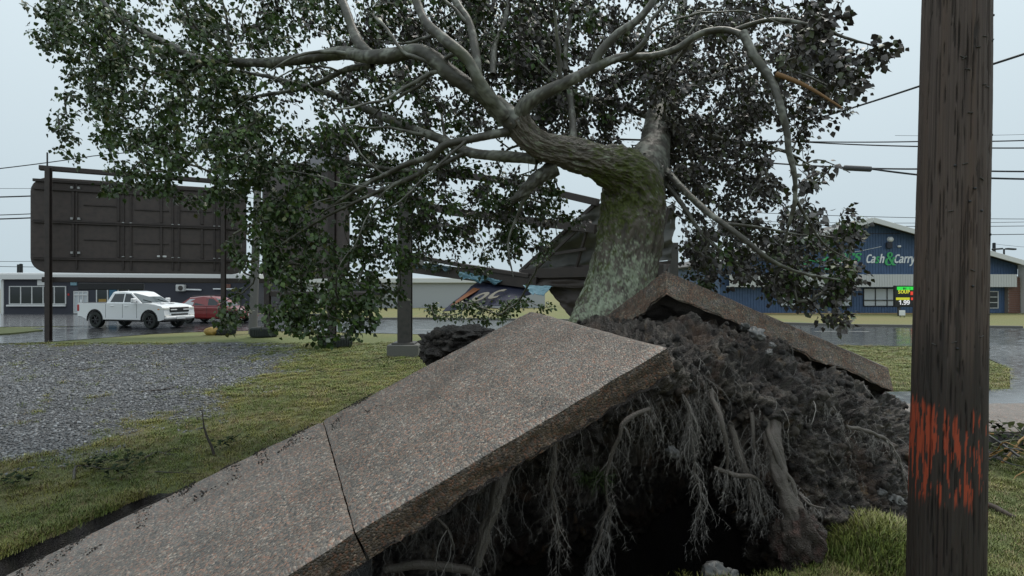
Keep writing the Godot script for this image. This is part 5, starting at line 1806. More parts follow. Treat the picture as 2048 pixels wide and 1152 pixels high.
			if is_brown:
				brown.append(xf)
				var c := Color(0.048, 0.041, 0.038).lerp(Color(0.11, 0.10, 0.093), rng.randf() * rng.randf())
				if rng.randf() < 0.12:
					c = Color(0.2, 0.19, 0.18)
				if rng.randf() < 0.24:
					c = Color(0.05, 0.062, 0.022)
				bcol.append(c * shade * rng.randf_range(0.8, 1.2))
			else:
				green.append(xf)
				var c := Color(0.032, 0.066, 0.013).lerp(Color(0.085, 0.13, 0.026), rng.randf() * rng.randf())
				if rng.randf() < 0.05:
					c = Color(0.16, 0.18, 0.14)
				if rng.randf() < 0.06:
					c = Color(0.09, 0.095, 0.025)
				gcol.append(c * shade * rng.randf_range(0.8, 1.2))
	var lm := leaf_mesh()
	scatter("green_foliage", lm, M.leaf, green, gcol, o)
	scatter("dusky_foliage", lm, M.leaf, brown, bcol, o)
	root_plate(o)

func root_plate(o: Node3D) -> void:
	# rows of the soil wall, top to bottom, as (u, v, depth) down each column
	var net := [
		[[640, 880, 3.75], [700, 960, 3.5], [720, 1020, 3.5], [740, 1090, 3.6], [750, 1180, 3.7]],
		[[760, 830, 3.8], [800, 930, 3.6], [820, 1000, 3.55], [830, 1080, 3.7], [830, 1180, 3.8]],
		[[930, 780, 3.85], [945, 890, 3.65], [955, 970, 3.8], [960, 1050, 4.15], [960, 1150, 4.6]],
		[[1100, 690, 3.95], [1130, 800, 3.65], [1140, 900, 3.75], [1150, 970, 4.25], [1150, 1080, 5.0]],
		[[1205, 650, 4.6], [1310, 705, 3.85], [1310, 810, 3.75], [1310, 910, 4.3], [1310, 1030, 5.2]],
		[[1262, 645, 4.75], [1395, 690, 4.2], [1415, 780, 3.9], [1425, 880, 4.2], [1430, 1010, 5.1]],
		[[1410, 640, 4.9], [1520, 703, 4.42], [1545, 800, 4.0], [1555, 920, 3.9], [1550, 1090, 4.1]],
		[[1560, 697, 5.0], [1650, 760, 4.6], [1665, 840, 4.2], [1670, 950, 3.95], [1670, 1095, 3.75]],
		[[1690, 763, 5.3], [1750, 812, 4.9], [1765, 880, 4.5], [1770, 985, 4.15], [1770, 1085, 3.85]],
		[[1800, 800, 5.9], [1830, 890, 5.4], [1850, 950, 4.9], [1850, 1020, 4.45], [1850, 1075, 4.05]]]
	var ctrl := []   # rows of points, with a back that goes down to the ground and a foot that goes under
	for col in net:
		var c := []
		for q in col:
			c.append(P(q[0], q[1], q[2]))
		var top: Vector3 = c[0]
		c.push_front(top + Vector3(0.05, -0.12, -0.45))
		c.push_front(Vector3(top.x + 0.1, -0.15, top.z - 0.75))
		var foot: Vector3 = c[-1]
		c.append(Vector3(foot.x, minf(foot.y - 0.25, -0.5), foot.z - 0.35))
		ctrl.append(c)
	var nx := 330
	var ny := 300
	var mid_col := []
	for i in nx:
		var f := float(i) / (nx - 1) * (ctrl.size() - 1)
		var i1 := mini(int(f), ctrl.size() - 2)
		var t := f - i1
		var c := []
		for j in ctrl[0].size():
			c.append((ctrl[i1][j] as Vector3).cubic_interpolate(ctrl[i1 + 1][j], ctrl[maxi(i1 - 1, 0)][j], ctrl[mini(i1 + 2, ctrl.size() - 1)][j], t))
		mid_col.append(c)
	var base := PackedVector3Array()
	var rows: int = ctrl[0].size()
	for j in ny:
		var f := pow(float(j) / (ny - 1), 1.0) * (rows - 1)
		var j1 := mini(int(f), rows - 2)
		var t := f - j1
		for i in nx:
			var c: Array = mid_col[i]
			base.append((c[j1] as Vector3).cubic_interpolate(c[j1 + 1], c[maxi(j1 - 1, 0)], c[mini(j1 + 2, rows - 1)], t))
	# push it about along its normals
	var pts := PackedVector3Array()
	var cols := PackedColorArray()
	for j in ny:
		for i in nx:
			var k := j * nx + i
			var dx := base[j * nx + mini(i + 1, nx - 1)] - base[j * nx + maxi(i - 1, 0)]
			var dy := base[mini(j + 1, ny - 1) * nx + i] - base[maxi(j - 1, 0) * nx + i]
			var nn := dy.cross(dx).normalized()
			var p := base[k]
			var clod := nr.get_noise_3dv(p * 2.6)
			var fine := nf.get_noise_3dv(p * 16.0)
			var cr := nr.get_noise_3dv(p * 9.0)
			var d := 0.15 * nf.get_noise_3dv(p * 2.4) - 0.06 * clod + 0.04 * cr + 0.03 * fine
			p += nn * d
			pts.append(p)
			var c := Color(0.030, 0.023, 0.018)
			c = c.lerp(Color(0.115, 0.096, 0.077), clampf(nf.get_noise_3dv(p * 3.1 + Vector3(4, 0, 0)) * 1.7 + fine * 1.3 - 0.05, 0, 1))
			c = c.lerp(Color(0.075, 0.042, 0.026), clampf(nf.get_noise_3dv(p * 2.3 + Vector3(0, 8, 0)) * 2.0 - 0.25, 0, 1))
			c = c.lerp(Color(0.14, 0.085, 0.04), clampf(nf.get_noise_3dv(p * 5.0 + Vector3(0, 0, 11)) * 4.0 - 1.55, 0, 0.9))
			cols.append(c * (0.85 + 0.5 * nz.get_noise_3dv(p * 30.0)))
	var mb := MB.new()
	mb.grid(pts, nx, ny, Vector3.ZERO, cols)
	for i in mb.n.size():
		mb.n[i] = -mb.n[i]
	for k in range(0, mb.ix.size(), 3):
		var b := mb.ix[k + 1]
		mb.ix[k + 1] = mb.ix[k + 2]
		mb.ix[k + 2] = b
	# which way is outward: the middle of the wall must face the road side it was torn from
	if mb.n[(ny / 2) * nx + nx / 2].z < 0.0:
		for i in mb.n.size():
			mb.n[i] = -mb.n[i]
		for k in range(0, mb.ix.size(), 3):
			var b := mb.ix[k + 1]
			mb.ix[k + 1] = mb.ix[k + 2]
			mb.ix[k + 2] = b
	part("root_plate", mb, M.soil, o)
	# clods stuck to it
	rng.seed = 5
	var lumps := MB.new()
	lumps.lump(Vector3.ZERO, Vector3(1, 0.8, 0.9), nf, 0.5, 5)
	var xs: Array[Transform3D] = []
	var tints := PackedColorArray()
	for n in 2600:
		var k := rng.randi_range(int(ny * 0.24), int(ny * 0.88)) * nx + rng.randi_range(0, nx - 1)
		var s := 0.008 + 0.034 * pow(rng.randf(), 3.0)
		xs.append(Transform3D(Basis.from_euler(Vector3(rng.randf(), rng.randf(), rng.randf()) * TAU).scaled(Vector3.ONE * s), pts[k]))
		tints.append(cols[k] * rng.randf_range(0.7, 1.5))
	for n in 420:
		var at := P(rng.randf_range(852, 960), rng.randf_range(664, 712), rng.randf_range(4.55, 4.75))
		var s := 0.006 + 0.03 * pow(rng.randf(), 2.5)
		if at.distance_to(P(895, 692, 4.75)) < 0.21 or at.distance_to(P(940, 676, 4.75)) < 0.15:
			xs.append(Transform3D(Basis.from_euler(Vector3(rng.randf(), rng.randf(), rng.randf()) * TAU).scaled(Vector3.ONE * s), at))
			tints.append(Color(0.05, 0.041, 0.034) * rng.randf_range(0.6, 1.8))
	scatter("soil_clods", lumps.mesh(), M.soil, xs, tints, o)
	# a clump thrown up on the far side of the slab
	mb = MB.new()
	mb.lump(P(895, 690, 4.75), Vector3(0.22, 0.14, 0.2), nf, 0.55, 60, Basis.IDENTITY, 1.6)
	mb.lump(P(940, 672, 4.75), Vector3(0.2, 0.08, 0.2), nf, 0.5, 44, Basis.IDENTITY, 1.6)
	mb.lump(P(868, 705, 4.7), Vector3(0.1, 0.1, 0.1), nf, 0.6, 36, Basis.IDENTITY, 1.8)
	for i in mb.c.size():
		mb.c[i] = Color(0.04, 0.034, 0.03) * (1.0 + 0.8 * nf.get_noise_3dv(mb.v[i] * 14.0))
	part("soil_clump", mb, M.soil, o)
	mb = MB.new()
	mb.lump(P(1596, 1085, 3.62), Vector3(0.14, 0.2, 0.16), nf, 0.5, 30)
	for i in mb.c.size():
		mb.c[i] = Color(0.05, 0.036, 0.028).lerp(Color(0.08, 0.04, 0.03), clampf(nf.get_noise_3dv(mb.v[i] * 9.0) * 2.0, 0, 1))
	part("soil_clump", mb, M.soil, o)
	# stones held in the soil
	var sl := [[1514, 668, 4.42, 0.055, 0.14], [1545, 690, 4.36, 0.022, 0.12], [1490, 655, 4.5, 0.04, 0.07], [1537, 705, 4.28, 0.028, 0.11], [1740, 840, 4.62, 0.05, 0.1], [1345, 905, 3.78, 0.04, 0.12], [1612, 1038, 3.58, 0.02, 0.2], [1790, 1000, 4.15, 0.05, 0.13], [1762, 985, 4.12, 0.03, 0.1]]
	for q in sl:
		mb = MB.new()
		mb.lump(P(q[0], q[1], q[2]), Vector3(q[3] * 1.2, q[3] * 0.8, q[3]), nz, 0.45, 12, Basis.from_euler(Vector3(0.4, q[0], -0.5)))
		for i in mb.c.size():
			mb.c[i] = Color(1, 0.98, 0.93) * q[4]
		part("stone", mb, M.stone, o)
	# roots
	var roots := [
		[[1530, 790, 4.1, 0.03], [1545, 860, 3.88, 0.04], [1552, 925, 3.77, 0.042], [1570, 985, 3.7, 0.046], [1590, 1040, 3.62, 0.055], [1600, 1110, 3.57, 0.075]],
		[[1500, 770, 4.15, 0.02], [1530, 830, 3.95, 0.022], [1548, 900, 3.76, 0.02], [1580, 960, 3.7, 0.016], [1602, 1020, 3.62, 0.01]],
		[[1462, 850, 3.85, 0.02], [1480, 920, 3.8, 0.026], [1502, 965, 3.8, 0.024], [1515, 1010, 3.82, 0.016], [1528, 1050, 3.85, 0.007]],
		[[1428, 936, 3.72, 0.012], [1470, 948, 3.72, 0.014], [1512, 956, 3.76, 0.012], [1530, 985, 3.8, 0.01], [1548, 1020, 3.82, 0.005]],
		[[1490, 950, 3.78, 0.014], [1500, 990, 3.78, 0.012], [1512, 1030, 3.8, 0.005]],
		[[1020, 905, 3.3, 0.03], [1004, 960, 3.2, 0.028], [985, 1020, 3.12, 0.022], [968, 1075, 3.05, 0.018], [955, 1135, 3.0, 0.012]],
		[[960, 985, 3.25, 0.02], [975, 940, 3.3, 0.024], [1000, 900, 3.35, 0.026]],
		[[1130, 845, 3.4, 0.016], [1112, 890, 3.35, 0.014], [1104, 950, 3.3, 0.012], [1108, 1010, 3.3, 0.008], [1122, 1090, 3.3, 0.004]],
		[[1300, 815, 3.62, 0.014], [1255, 840, 3.55, 0.014], [1235, 880, 3.52, 0.012], [1212, 950, 3.5, 0.01], [1216, 1040, 3.5, 0.007], [1200, 1100, 3.5, 0.005]],
		[[1222, 1010, 3.5, 0.008], [1200, 1070, 3.46, 0.007], [1180, 1120, 3.44, 0.005], [1180, 1160, 3.44, 0.003]],
		[[1352, 760, 3.78, 0.012], [1372, 805, 3.7, 0.01], [1378, 850, 3.68, 0.008], [1388, 930, 3.66, 0.007], [1402, 1000, 3.68, 0.006], [1390, 1060, 3.7, 0.004]],
		[[1420, 780, 3.9, 0.02], [1445, 850, 3.75, 0.016], [1452, 910, 3.72, 0.01], [1456, 960, 3.74, 0.005]],
		[[1500, 780, 4.1, 0.016], [1505, 850, 3.9, 0.014], [1512, 910, 3.85, 0.008], [1520, 950, 3.85, 0.004]],
		[[1690, 850, 4.15, 0.012], [1770, 880, 4.3, 0.014], [1800, 930, 4.35, 0.014], [1812, 990, 4.3, 0.008]],
		[[1590, 760, 4.3, 0.008], [1640, 795, 4.2, 0.007], [1680, 825, 4.2, 0.004]],
		[[1600, 985, 3.7, 0.01], [1618, 1010, 3.62, 0.006], [1650, 1015, 3.6, 0.004]],
		[[860, 1020, 3.1, 0.02], [800, 1060, 3.0, 0.022], [740, 1110, 2.95, 0.02], [690, 1150, 2.9, 0.018]],
		[[820, 1010, 3.0, 0.006], [890, 1050, 3.0, 0.006], [905, 1100, 3.0, 0.004]],
		[[770, 1140, 2.9, 0.02], [850, 1128, 2.95, 0.024], [930, 1140, 3.0, 0.022], [965, 1170, 3.0, 0.018]]]
	var starts := []
	for q in roots:
		var spth := smooth_path(q, 0.012)
		var pp: PackedVector3Array = spth[0]
		for i in range(1, pp.size()):
			pp[i] += Vector3(nz.get_noise_1d(i * 0.065 + q[0][0]), nz.get_noise_1d(i * 0.075 + 50.0 + q[0][1]), 0) * 0.012
		var rb := bark_tube(pp, spth[1], 30 if q[0][3] > 0.02 else 8, 0.022 if q[0][3] > 0.02 else 0.004, 0.0, 0.0, false)
		for i in rb.c.size():
			rb.c[i] = rb.c[i].lerp(Color(0.045, 0.036, 0.03), 0.45)
		part("root", rb, M.rough_bark, o)
		for i in range(0, pp.size(), 6):
			starts.append(pp[i])
	# fine rootlets that hang from the soil and from the roots
	mb = MB.new()
	for n in 2600:
		var p: Vector3
		var from_root := n < 700
		if from_root:
			p = starts[rng.randi_range(0, starts.size() - 1)]
		else:
			var jj := rng.randi_range(int(ny * 0.31), int(ny * 0.66))
			var ii := int(nx * (0.12 + 0.86 * rng.randf()))
			if ii > nx * 0.68 and rng.randf() < 0.55:
				continue
			p = pts[jj * nx + ii] + Vector3(0, 0, 0.01)
			if nz.get_noise_3dv(p * 3.5) < 0.0:
				continue
		var len := rng.randf_range(0.08, 0.3) if from_root else rng.randf_range(0.12, 0.55)
		var dir := Vector3(rng.randfn() * 0.5, -0.5, rng.randfn() * 0.35 + 0.4).normalized()
		var k := int(len / 0.028) + 2
		var pp := PackedVector3Array([p])
		var rr := PackedFloat32Array()
		var r0 := 0.0006 + 0.0026 * pow(rng.randf(), 3.0)
		for i in k:
			dir = (dir + Vector3(rng.randfn() * 0.25, -0.22, rng.randfn() * 0.18)).normalized()
			pp.append(pp[-1] + dir * len / k)
		for i in pp.size():
			rr.append(r0 * (1.0 - 0.75 * i / pp.size()))
		mb.col = Color(0.25, 0.23, 0.21) * rng.randf_range(0.25, 1.4)
		mb.tube(pp, rr, 3, false)
		for h in k * 2:
			var at: Vector3 = pp[rng.randi_range(0, pp.size() - 1)]
			var e := at + Vector3(rng.randfn(), rng.randfn() - 0.8, rng.randfn()).normalized() * rng.randf_range(0.015, 0.06)
			var side := Vector3(0.0009, 0, 0.0006)
			mb.flat([at - side, at + side, e], Vector3(0, 0.3, 1))
	part("rootlets", mb, M.twig, o).set_meta("kind", "stuff")

# ---------------------------------------------------------------- utility pole at the right
func pole() -> void:
	var nx := 261
	var ny := 560
	var pts := PackedVector3Array()
	var cols := PackedColorArray()
	var foot := P(1890, 1152, 2.36)
	var axis := (P(1913, 0, 2.36) - foot).normalized()
	var lo := -0.9
	var hi := 8.5
	for j in ny:
		# close rows where the camera looks, wide ones above
		var f := float(j) / (ny - 1)
		var s := lerpf(lo, 2.6, f / 0.86) if f < 0.86 else lerpf(2.6, hi, (f - 0.86) / 0.14)
		var r := 0.133 - 0.0066 * s
		for i in nx:
			var a := TAU * (i % (nx - 1)) / (nx - 1)
			var dir := Vector3(cos(a), 0, sin(a))
			var q := Vector3(dir.x * 4.0, s * 0.4, dir.z * 4.0)
			var grain := nf.get_noise_3dv(q * 6.0)
			var crack := nr.get_noise_3d(dir.x * 11.0, s * 0.9 + 4.0, dir.z * 11.0)
			var cm := smoothstep(0.62, 0.8, crack)
			var pit := smoothstep(0.52, 0.7, nf.get_noise_3d(dir.x * 6.0, s * 9.0, dir.z * 6.0))
			var p := foot + axis * s + dir * (r * (1.0 + 0.02 * nz.get_noise_3d(dir.x, s * 0.8, dir.z)) + 0.0022 * grain - 0.008 * cm - 0.006 * pit)
			pts.append(p)
			var c := Color(0.048, 0.032, 0.025).lerp(Color(0.11, 0.08, 0.066), clampf(0.35 + grain * 0.45 + 0.7 * nf.get_noise_3d(dir.x * 26.0, s * 1.2, dir.z * 26.0), 0, 1))
			c = c.lerp(Color(0.085, 0.054, 0.038), clampf(nf.get_noise_3d(dir.x * 2.0, s * 0.5, dir.z * 2.0) * 1.4, 0, 0.8))
			c = c.lerp(Color(0.02, 0.017, 0.015), maxf(cm * 0.75, pit * 0.8))
			# foot darkened in the colour: part damp wood, mostly painted vignette shade, streaky outline
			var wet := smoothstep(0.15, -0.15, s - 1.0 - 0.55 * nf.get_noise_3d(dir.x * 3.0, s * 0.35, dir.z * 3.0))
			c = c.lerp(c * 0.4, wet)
			# sprayed orange band, worn along the grain
			var wear := nf.get_noise_3d(dir.x * 7.0, s * 4.0, dir.z * 7.0) + 0.6 * nf.get_noise_3d(dir.x * 20.0, s * 6.5, dir.z * 20.0)
			var band := smoothstep(0.34, 0.41, s + 0.10 * wear) * smoothstep(0.70, 0.675, s + 0.06 * nf.get_noise_3d(dir.x * 9.0, 1.0, dir.z * 9.0) + 0.03 * dir.x)
			var left := 0.5 * smoothstep(-0.72, -0.95, dir.x) * smoothstep(0.45, 0.6, s) + 0.16 * smoothstep(0.35, -0.2, dir.x)
			var paint := band * smoothstep(0.02, 0.09, wear - 0.30 + left - 0.3 * smoothstep(0.15, 0.9, dir.x)) * (1.0 - cm * 0.8)
			c = c.lerp(Color(0.34, 0.052, 0.018), paint * 0.92)
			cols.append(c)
	var mb := MB.new()
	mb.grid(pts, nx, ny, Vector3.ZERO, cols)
	for i in mb.n.size():
		var out := mb.v[i] - foot
		if mb.n[i].dot(Vector3(out.x, 0, out.z) - Vector3(axis.x, 0, axis.z) * out.y) < 0.0:
			mb.n[i] = -mb.n[i]
	for k in range(0, mb.ix.size(), 3):
		var a := mb.ix[k]
		var b := mb.ix[k + 1]
		var c := mb.ix[k + 2]
		if (mb.v[c] - mb.v[a]).cross(mb.v[b] - mb.v[a]).dot(mb.n[a] + mb.n[b] + mb.n[c]) < 0.0:
			mb.ix[k + 1] = c
			mb.ix[k + 2] = b
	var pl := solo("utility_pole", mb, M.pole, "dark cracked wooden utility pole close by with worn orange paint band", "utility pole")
	rng.seed = 9
	for k in 34:   # old nails and staples in the wood
		var s := rng.randf_range(0.9, 2.6)
		var a := rng.randf_range(0.15, 0.85) * PI
		var dir := Vector3(cos(a), 0, sin(a))
		var nb := MB.new()
		var side := dir.cross(Vector3.UP)
		var turn := Basis(side, Vector3.UP, -dir).orthonormalized()
		if rng.randf() < 0.5:
			nb.box(Vector3(0.018, 0.003, 0.006), Transform3D(turn * Basis(Vector3(0, 0, 1), rng.randf_range(-0.6, 0.6)), foot + axis * s + dir * (0.134 - 0.0066 * s)), 0.0008)
			part("staple", nb, M.steel, pl)
		else:
			nb.lathe([Vector2(0.0002, 0.004), Vector2(0.0045, 0.003), Vector2(0.005, 0.0), Vector2(0.003, -0.006)], Transform3D(Basis(side, Vector3.UP, dir).orthonormalized(), foot + axis * s + dir * (0.134 - 0.0066 * s)), 8)
			part("nail", nb, M.dark, pl)

func wire(pts: Array, r: float, label: String) -> MeshInstance3D:
	var pp := PackedVector3Array()
	var rr := PackedFloat32Array()
	for k in pts.size() - 1:
		var a := P(pts[k][0], pts[k][1], pts[k][2])
		var b := P(pts[k + 1][0], pts[k + 1][1], pts[k + 1][2])
		for i in 16:
			var t := i / 16.0
			var p := a.lerp(b, t)
			p.y -= 0.03 * a.distance_to(b) * 4.0 * t * (1.0 - t) * 0.2
			pp.append(p)
			rr.append(r)
	pp.append(P(pts[-1][0], pts[-1][1], pts[-1][2]))
	rr.append(r)
	var mb := MB.new()
	mb.tube(pp, rr, 6)
	return solo("overhead_wire", mb, M.wire, label, "wire", "overhead wires")

func wires() -> void:
	wire([[1560, 258, 13.5], [1840, 172, 10.0], [2048, 108, 8.4], [2500, -30, 6.5]], 0.018, "steep black wire rising to the right past the near pole")
	wire([[1200, 276, 24], [1600, 283, 21], [1840, 283, 20], [2048, 281, 19.5], [2400, 278, 18]], 0.022, "upper wire of the pair level with the top of the hanging broken limb's lower half")
	wire([[1200, 278, 24], [1600, 283.5, 21.2], [1840, 293, 20], [2048, 296, 19.5], [2400, 298, 18]], 0.024, "lower wire of the pair that drops below its twin toward the near pole")
	var w := wire([[1200, 305, 24], [1500, 323, 22], [1720, 336, 20.6], [1840, 338, 20], [2048, 343, 19.5], [2400, 348, 18]], 0.03, "thick cable carrying the grey splice case above the blue store")
	var sc := MB.new()
	var a := P(1686, 335.5, 20.7)
	var b := P(1744, 338.5, 20.4)
	sc.tube(PackedVector3Array([a, a.lerp(b, 0.04), a.lerp(b, 0.96), b]), PackedFloat32Array([0.05, 0.1, 0.1, 0.05]), 12)
	part("splice_case", sc, mat(lin(0.06, 0.06, 0.065), 0.6), w)
	wire([[1744, 338, 20.4], [1840, 350, 20], [2048, 358, 19.5], [2400, 370, 18]], 0.034, "lowest thick cable leaving the splice case to the right")
	wire([[1790, 271, 26], [2048, 269, 25], [2400, 267, 24]], 0.008, "hair thin wire above the pair, right of the near pole")
	wire([[1400, 420, 55], [2048, 438, 55], [2500, 447, 55]], 0.03, "topmost of the thin far wires crossing above the blue roof")
	wire([[1400, 440, 55], [2048, 444, 55], [2500, 450, 55]], 0.025, "middle of the thin far wires crossing above the blue roof")
	wire([[1400, 444, 55], [2048, 452, 55], [2500, 458, 55]], 0.032, "lower of the thin far wires crossing above the blue roof")
	wire([[1400, 462, 55], [2048, 468.5, 55], [2500, 474, 55]], 0.038, "lowest and boldest of the far wires by the twin headed lamp")
	wire([[1990, 488, 70], [2048, 494, 68], [2300, 510, 66]], 0.02, "thin wire running off the far dark pole")
	wire([[-400, 378, 26], [0, 337, 29], [186, 312, 32], [420, 285, 34]], 0.026, "sloping wire climbing to the right above the left hoarding")
	wire([[-400, 396, 34], [0, 394, 36], [200, 385, 38], [900, 370, 42]], 0.045, "uppermost thick wire running behind the left hoarding")
	wire([[-400, 432, 34], [0, 430, 36], [200, 420, 38], [900, 400, 42]], 0.03, "twisted middle wire running behind the left hoarding")
	wire([[-400, 442, 34], [0, 438, 36], [200, 428, 38], [900, 410, 42]], 0.045, "lower thick wire running behind the left hoarding")
	wire([[-400, 380, 40], [0, 377, 42], [200, 374, 44]], 0.016, "thin faint wire highest behind the left hoarding")
	wire([[-400, 525, 56], [0, 523, 56], [200, 519, 58]], 0.025, "upper far wire just above the shop roof on the left")
	wire([[-400, 534, 56], [0, 533, 56], [200, 533, 58]], 0.03, "lower far wire just above the shop roof on the left")

# ---------------------------------------------------------------- litter on the ground
func stick_path(pts: Array, r: float, lift := 0.03) -> Array:
	var pp := PackedVector3Array()
	var rr := PackedFloat32Array()
	var c: Array[Vector3] = []
	for q in pts:
		var g := G(q[0], q[1])
		c.append(g + Vector3(0, lift + (q[2] if q.size() > 2 else 0.0), 0))
	for i in c.size() - 1:
		for k in 6:
			pp.append(c[i].cubic_interpolate(c[i + 1], c[maxi(i - 1, 0)], c[mini(i + 2, c.size() - 1)], k / 6.0) + Vector3(0, 0.006 * nz.get_noise_1d(i * 6.0 + k), 0))
	pp.append(c[-1])
	for i in pp.size():
		rr.append(r * (1.0 - 0.7 * i / pp.size()))
	return [pp, rr]

func litter() -> void:
	rng.seed = 31
	var twig := mat(lin(0.035, 0.028, 0.023), 0.7)
	var mb := MB.new()
	var s := stick_path([[428, 912], [422, 895, 0.10], [414, 878, 0.21], [407, 858, 0.32], [405, 822, 0.46]], 0.012, -0.02)
	# it stands on one spot: keep the foot's distance
	var foot := G(428, 912)
	var up := PackedVector3Array()
	for q in [[430, 915], [423, 893], [415, 876], [408, 855], [404, 822]]:
		up.append(P(q[0], q[1], -foot.z))
	mb.tube(up, PackedFloat32Array([0.014, 0.012, 0.011, 0.008, 0.004]), 7)
	mb.tube(PackedVector3Array([up[3], up[3] + Vector3(-0.03, -0.01, 0.01)]), PackedFloat32Array([0.008, 0.006]), 5)
	solo("upright_stick", mb, twig, "bare dark stick standing upright in the lawn beside the lower slab", "stick")
	for q in [[[[282, 786], [310, 783], [336, 780], [366, 770]], 0.016, "black bent stick lying on the gravel"], [[[290, 920], [315, 908], [338, 913], [352, 911]], 0.011, "dark arched twig on the grass left of the upright stick"], [[[148, 964], [152, 938], [180, 937], [225, 942], [262, 930]], 0.012, "long forked twig lying on the grass among torn leaves"], [[[230, 928], [262, 921], [290, 912]], 0.006, "thin short twig between the arched twig and the torn leaves"], [[[310, 948], [360, 950], [400, 952]], 0.006, "pale straight twig on the grass touching the slab's edge"], [[[370, 851], [390, 843], [402, 840]], 0.007, "small twig on the grass left of the upright stick's tip"], [[[640, 745], [700, 742], [760, 728], [790, 716]], 0.012, "long thin branch on the grass below the column footing"], [[[155, 742], [190, 738], [215, 736]], 0.01, "thin twig on the gravel below the left hoarding"], [[[790, 724], [830, 716], [850, 712]], 0.018, "thick branch end between the column footing and the soil clump"]]:
		mb = MB.new()
		var t := stick_path(q[0], q[1], 0.02)
		mb.tube(t[0], t[1], 6)
		var pp: PackedVector3Array = t[0]
		var m := pp.size() / 2
		mb.tube(PackedVector3Array([pp[m], pp[m] + Vector3(0.05, 0.03, -0.06), pp[m] + Vector3(0.11, 0.02, -0.1)]), PackedFloat32Array([q[1] * 0.5, q[1] * 0.4, q[1] * 0.2]), 5)
		solo("fallen_twig", mb, twig, q[2], "twig", "twigs blown onto the lawn")
	# sprays of torn leaves
	var lm := leaf_mesh()
	var leaf := MB.new()
	var n := 0
	for q in [[190, 944, "clump of dark torn leaves on the grass at the forked twig's left end"], [238, 962, "clump of dark torn leaves on the grass below the forked twig"], [270, 934, "bushy dark clump of torn leaves beside the arched twig"], [28, 978, "flat dark clump of torn leaves at the frame's left edge"], [455, 900, "small green leaf clump at the foot of the upright stick"]]:
		mb = MB.new()
		var c := G(q[0], q[1])
		var arr := lm.surface_get_arrays(0)
		for k in 44:
			var b := Basis.from_euler(Vector3(rng.randf_range(-2.0, -0.9), rng.randf() * TAU, rng.randf_range(-0.5, 0.5))) * rng.randf_range(0.035, 0.06)
			var at := c + Vector3(rng.randfn() * 0.08, 0.06 + rng.randf() * 0.07, rng.randfn() * 0.06)
			var first := mb.v.size()
			mb.col = Color(0.012, 0.02, 0.008).lerp(Color(0.04, 0.055, 0.03), rng.randf() * rng.randf())
			for i in arr[Mesh.ARRAY_VERTEX].size():
				mb.vt(at + b * arr[Mesh.ARRAY_VERTEX][i], (b * arr[Mesh.ARRAY_NORMAL][i]).normalized())
			for i in arr[Mesh.ARRAY_INDEX]:
				mb.ix.append(first + i)
		solo("torn_leaves", mb, M.torn_leaf, q[2], "leaves", "torn leaves on the lawn")
	# branches cut and heaped behind the near pole
	var cut := thing("cut_branches", "heap of thin cut branches with orange bark behind the near pole", "branches")
	for k in 46:
		var base := Vector3(rng.randf_range(4.2, 5.9), rng.randf_range(-0.02, 0.3), -rng.randf_range(5.1, 5.9))
		var dir := Vector3(rng.randfn() * 0.8 + 0.3, rng.randf_range(-0.12, 0.3), rng.randfn() * 0.5).normalized()
		var len := rng.randf_range(0.4, 1.1)
		var r := rng.randf_range(0.005, 0.013)
		var pp := PackedVector3Array()
		var rr := PackedFloat32Array()
		for i in 7:
			pp.append(base + dir * len * i / 6.0 + Vector3(0, 0.05 * sin(i * 0.9 + k), 0.04 * cos(i * 1.1 + k)))
			rr.append(r * (1.0 - 0.12 * i))
		mb = MB.new()
		var kind := rng.randf()
		mb.col = Color(0.24, 0.13, 0.035) if kind < 0.35 else (Color(0.06, 0.06, 0.025) if kind < 0.75 else Color(0.09, 0.085, 0.085))
		mb.tube(pp, rr, 6)
		part("branch", mb, M.twig, cut)
	var xs: Array[Transform3D] = []
	var tints := PackedColorArray()
	for k in 500:
		var b := Basis.from_euler(Vector3(rng.randf_range(-2.2, -0.6), rng.randf() * TAU, rng.randf_range(-0.6, 0.6))) * rng.randf_range(0.05, 0.09)
		xs.append(Transform3D(b, Vector3(rng.randf_range(4.3, 6.3), rng.randf_range(0.0, 0.3), -rng.randf_range(5.2, 6.2))))
		tints.append(Color(0.02, 0.032, 0.012).lerp(Color(0.07, 0.07, 0.02), rng.randf() * rng.randf()))
	scatter("leaves", lm, M.torn_leaf, xs, tints, cut)
	mb = MB.new()
	var wp := stick_path([[1960, 1012], [1990, 1022], [2018, 1036], [2030, 1040]], 0.035, 0.02)
	mb.tube(wp[0], wp[1], 8)
	solo("bark_strip", mb, mat(lin(0.05, 0.038, 0.03), 0.8), "dark strip of bark on the grass right of the near pole", "bark")
	# crumbs of soil on the slabs' upper edge
	var lump := MB.new()
	lump.lump(Vector3.ZERO, Vector3(1, 0.7, 0.85), nf, 0.5, 4)
	xs = []
	tints = PackedColorArray()
	var m1 := Vector3(-2.78, 0.13, -3.1)
	var m2 := Vector3(-1.82, 0.2, -1.45)
	var j1 := P(645, 840, 3.57)
	var j2 := P(707, 1062, 2.19)
	var k1 := P(1062, 620, 4.05)
	var k2 := P(1333, 692, 2.67)
	for k in 5000:
		var along := rng.randf() * 1.25
		var across := pow(rng.randf(), 2.2) * 0.22
		if nz.get_noise_2d(along * 9.0, across * 5.0) < -0.1 + across * 2.5:
			continue
		var p: Vector3
		if along < 1.0:
			p = m1.lerp(j1, along).lerp(m2.lerp(j2, along), across)
		else:
			p = j1.lerp(k1, along - 1.0).lerp(j2.lerp(k2, along - 1.0), across)
		var sc := 0.0015 + 0.005 * pow(rng.randf(), 3.0)
		xs.append(Transform3D(Basis.from_euler(Vector3(rng.randf(), rng.randf(), rng.randf()) * TAU).scaled(Vector3.ONE * sc), p + Vector3(0, sc * 0.3, 0)))
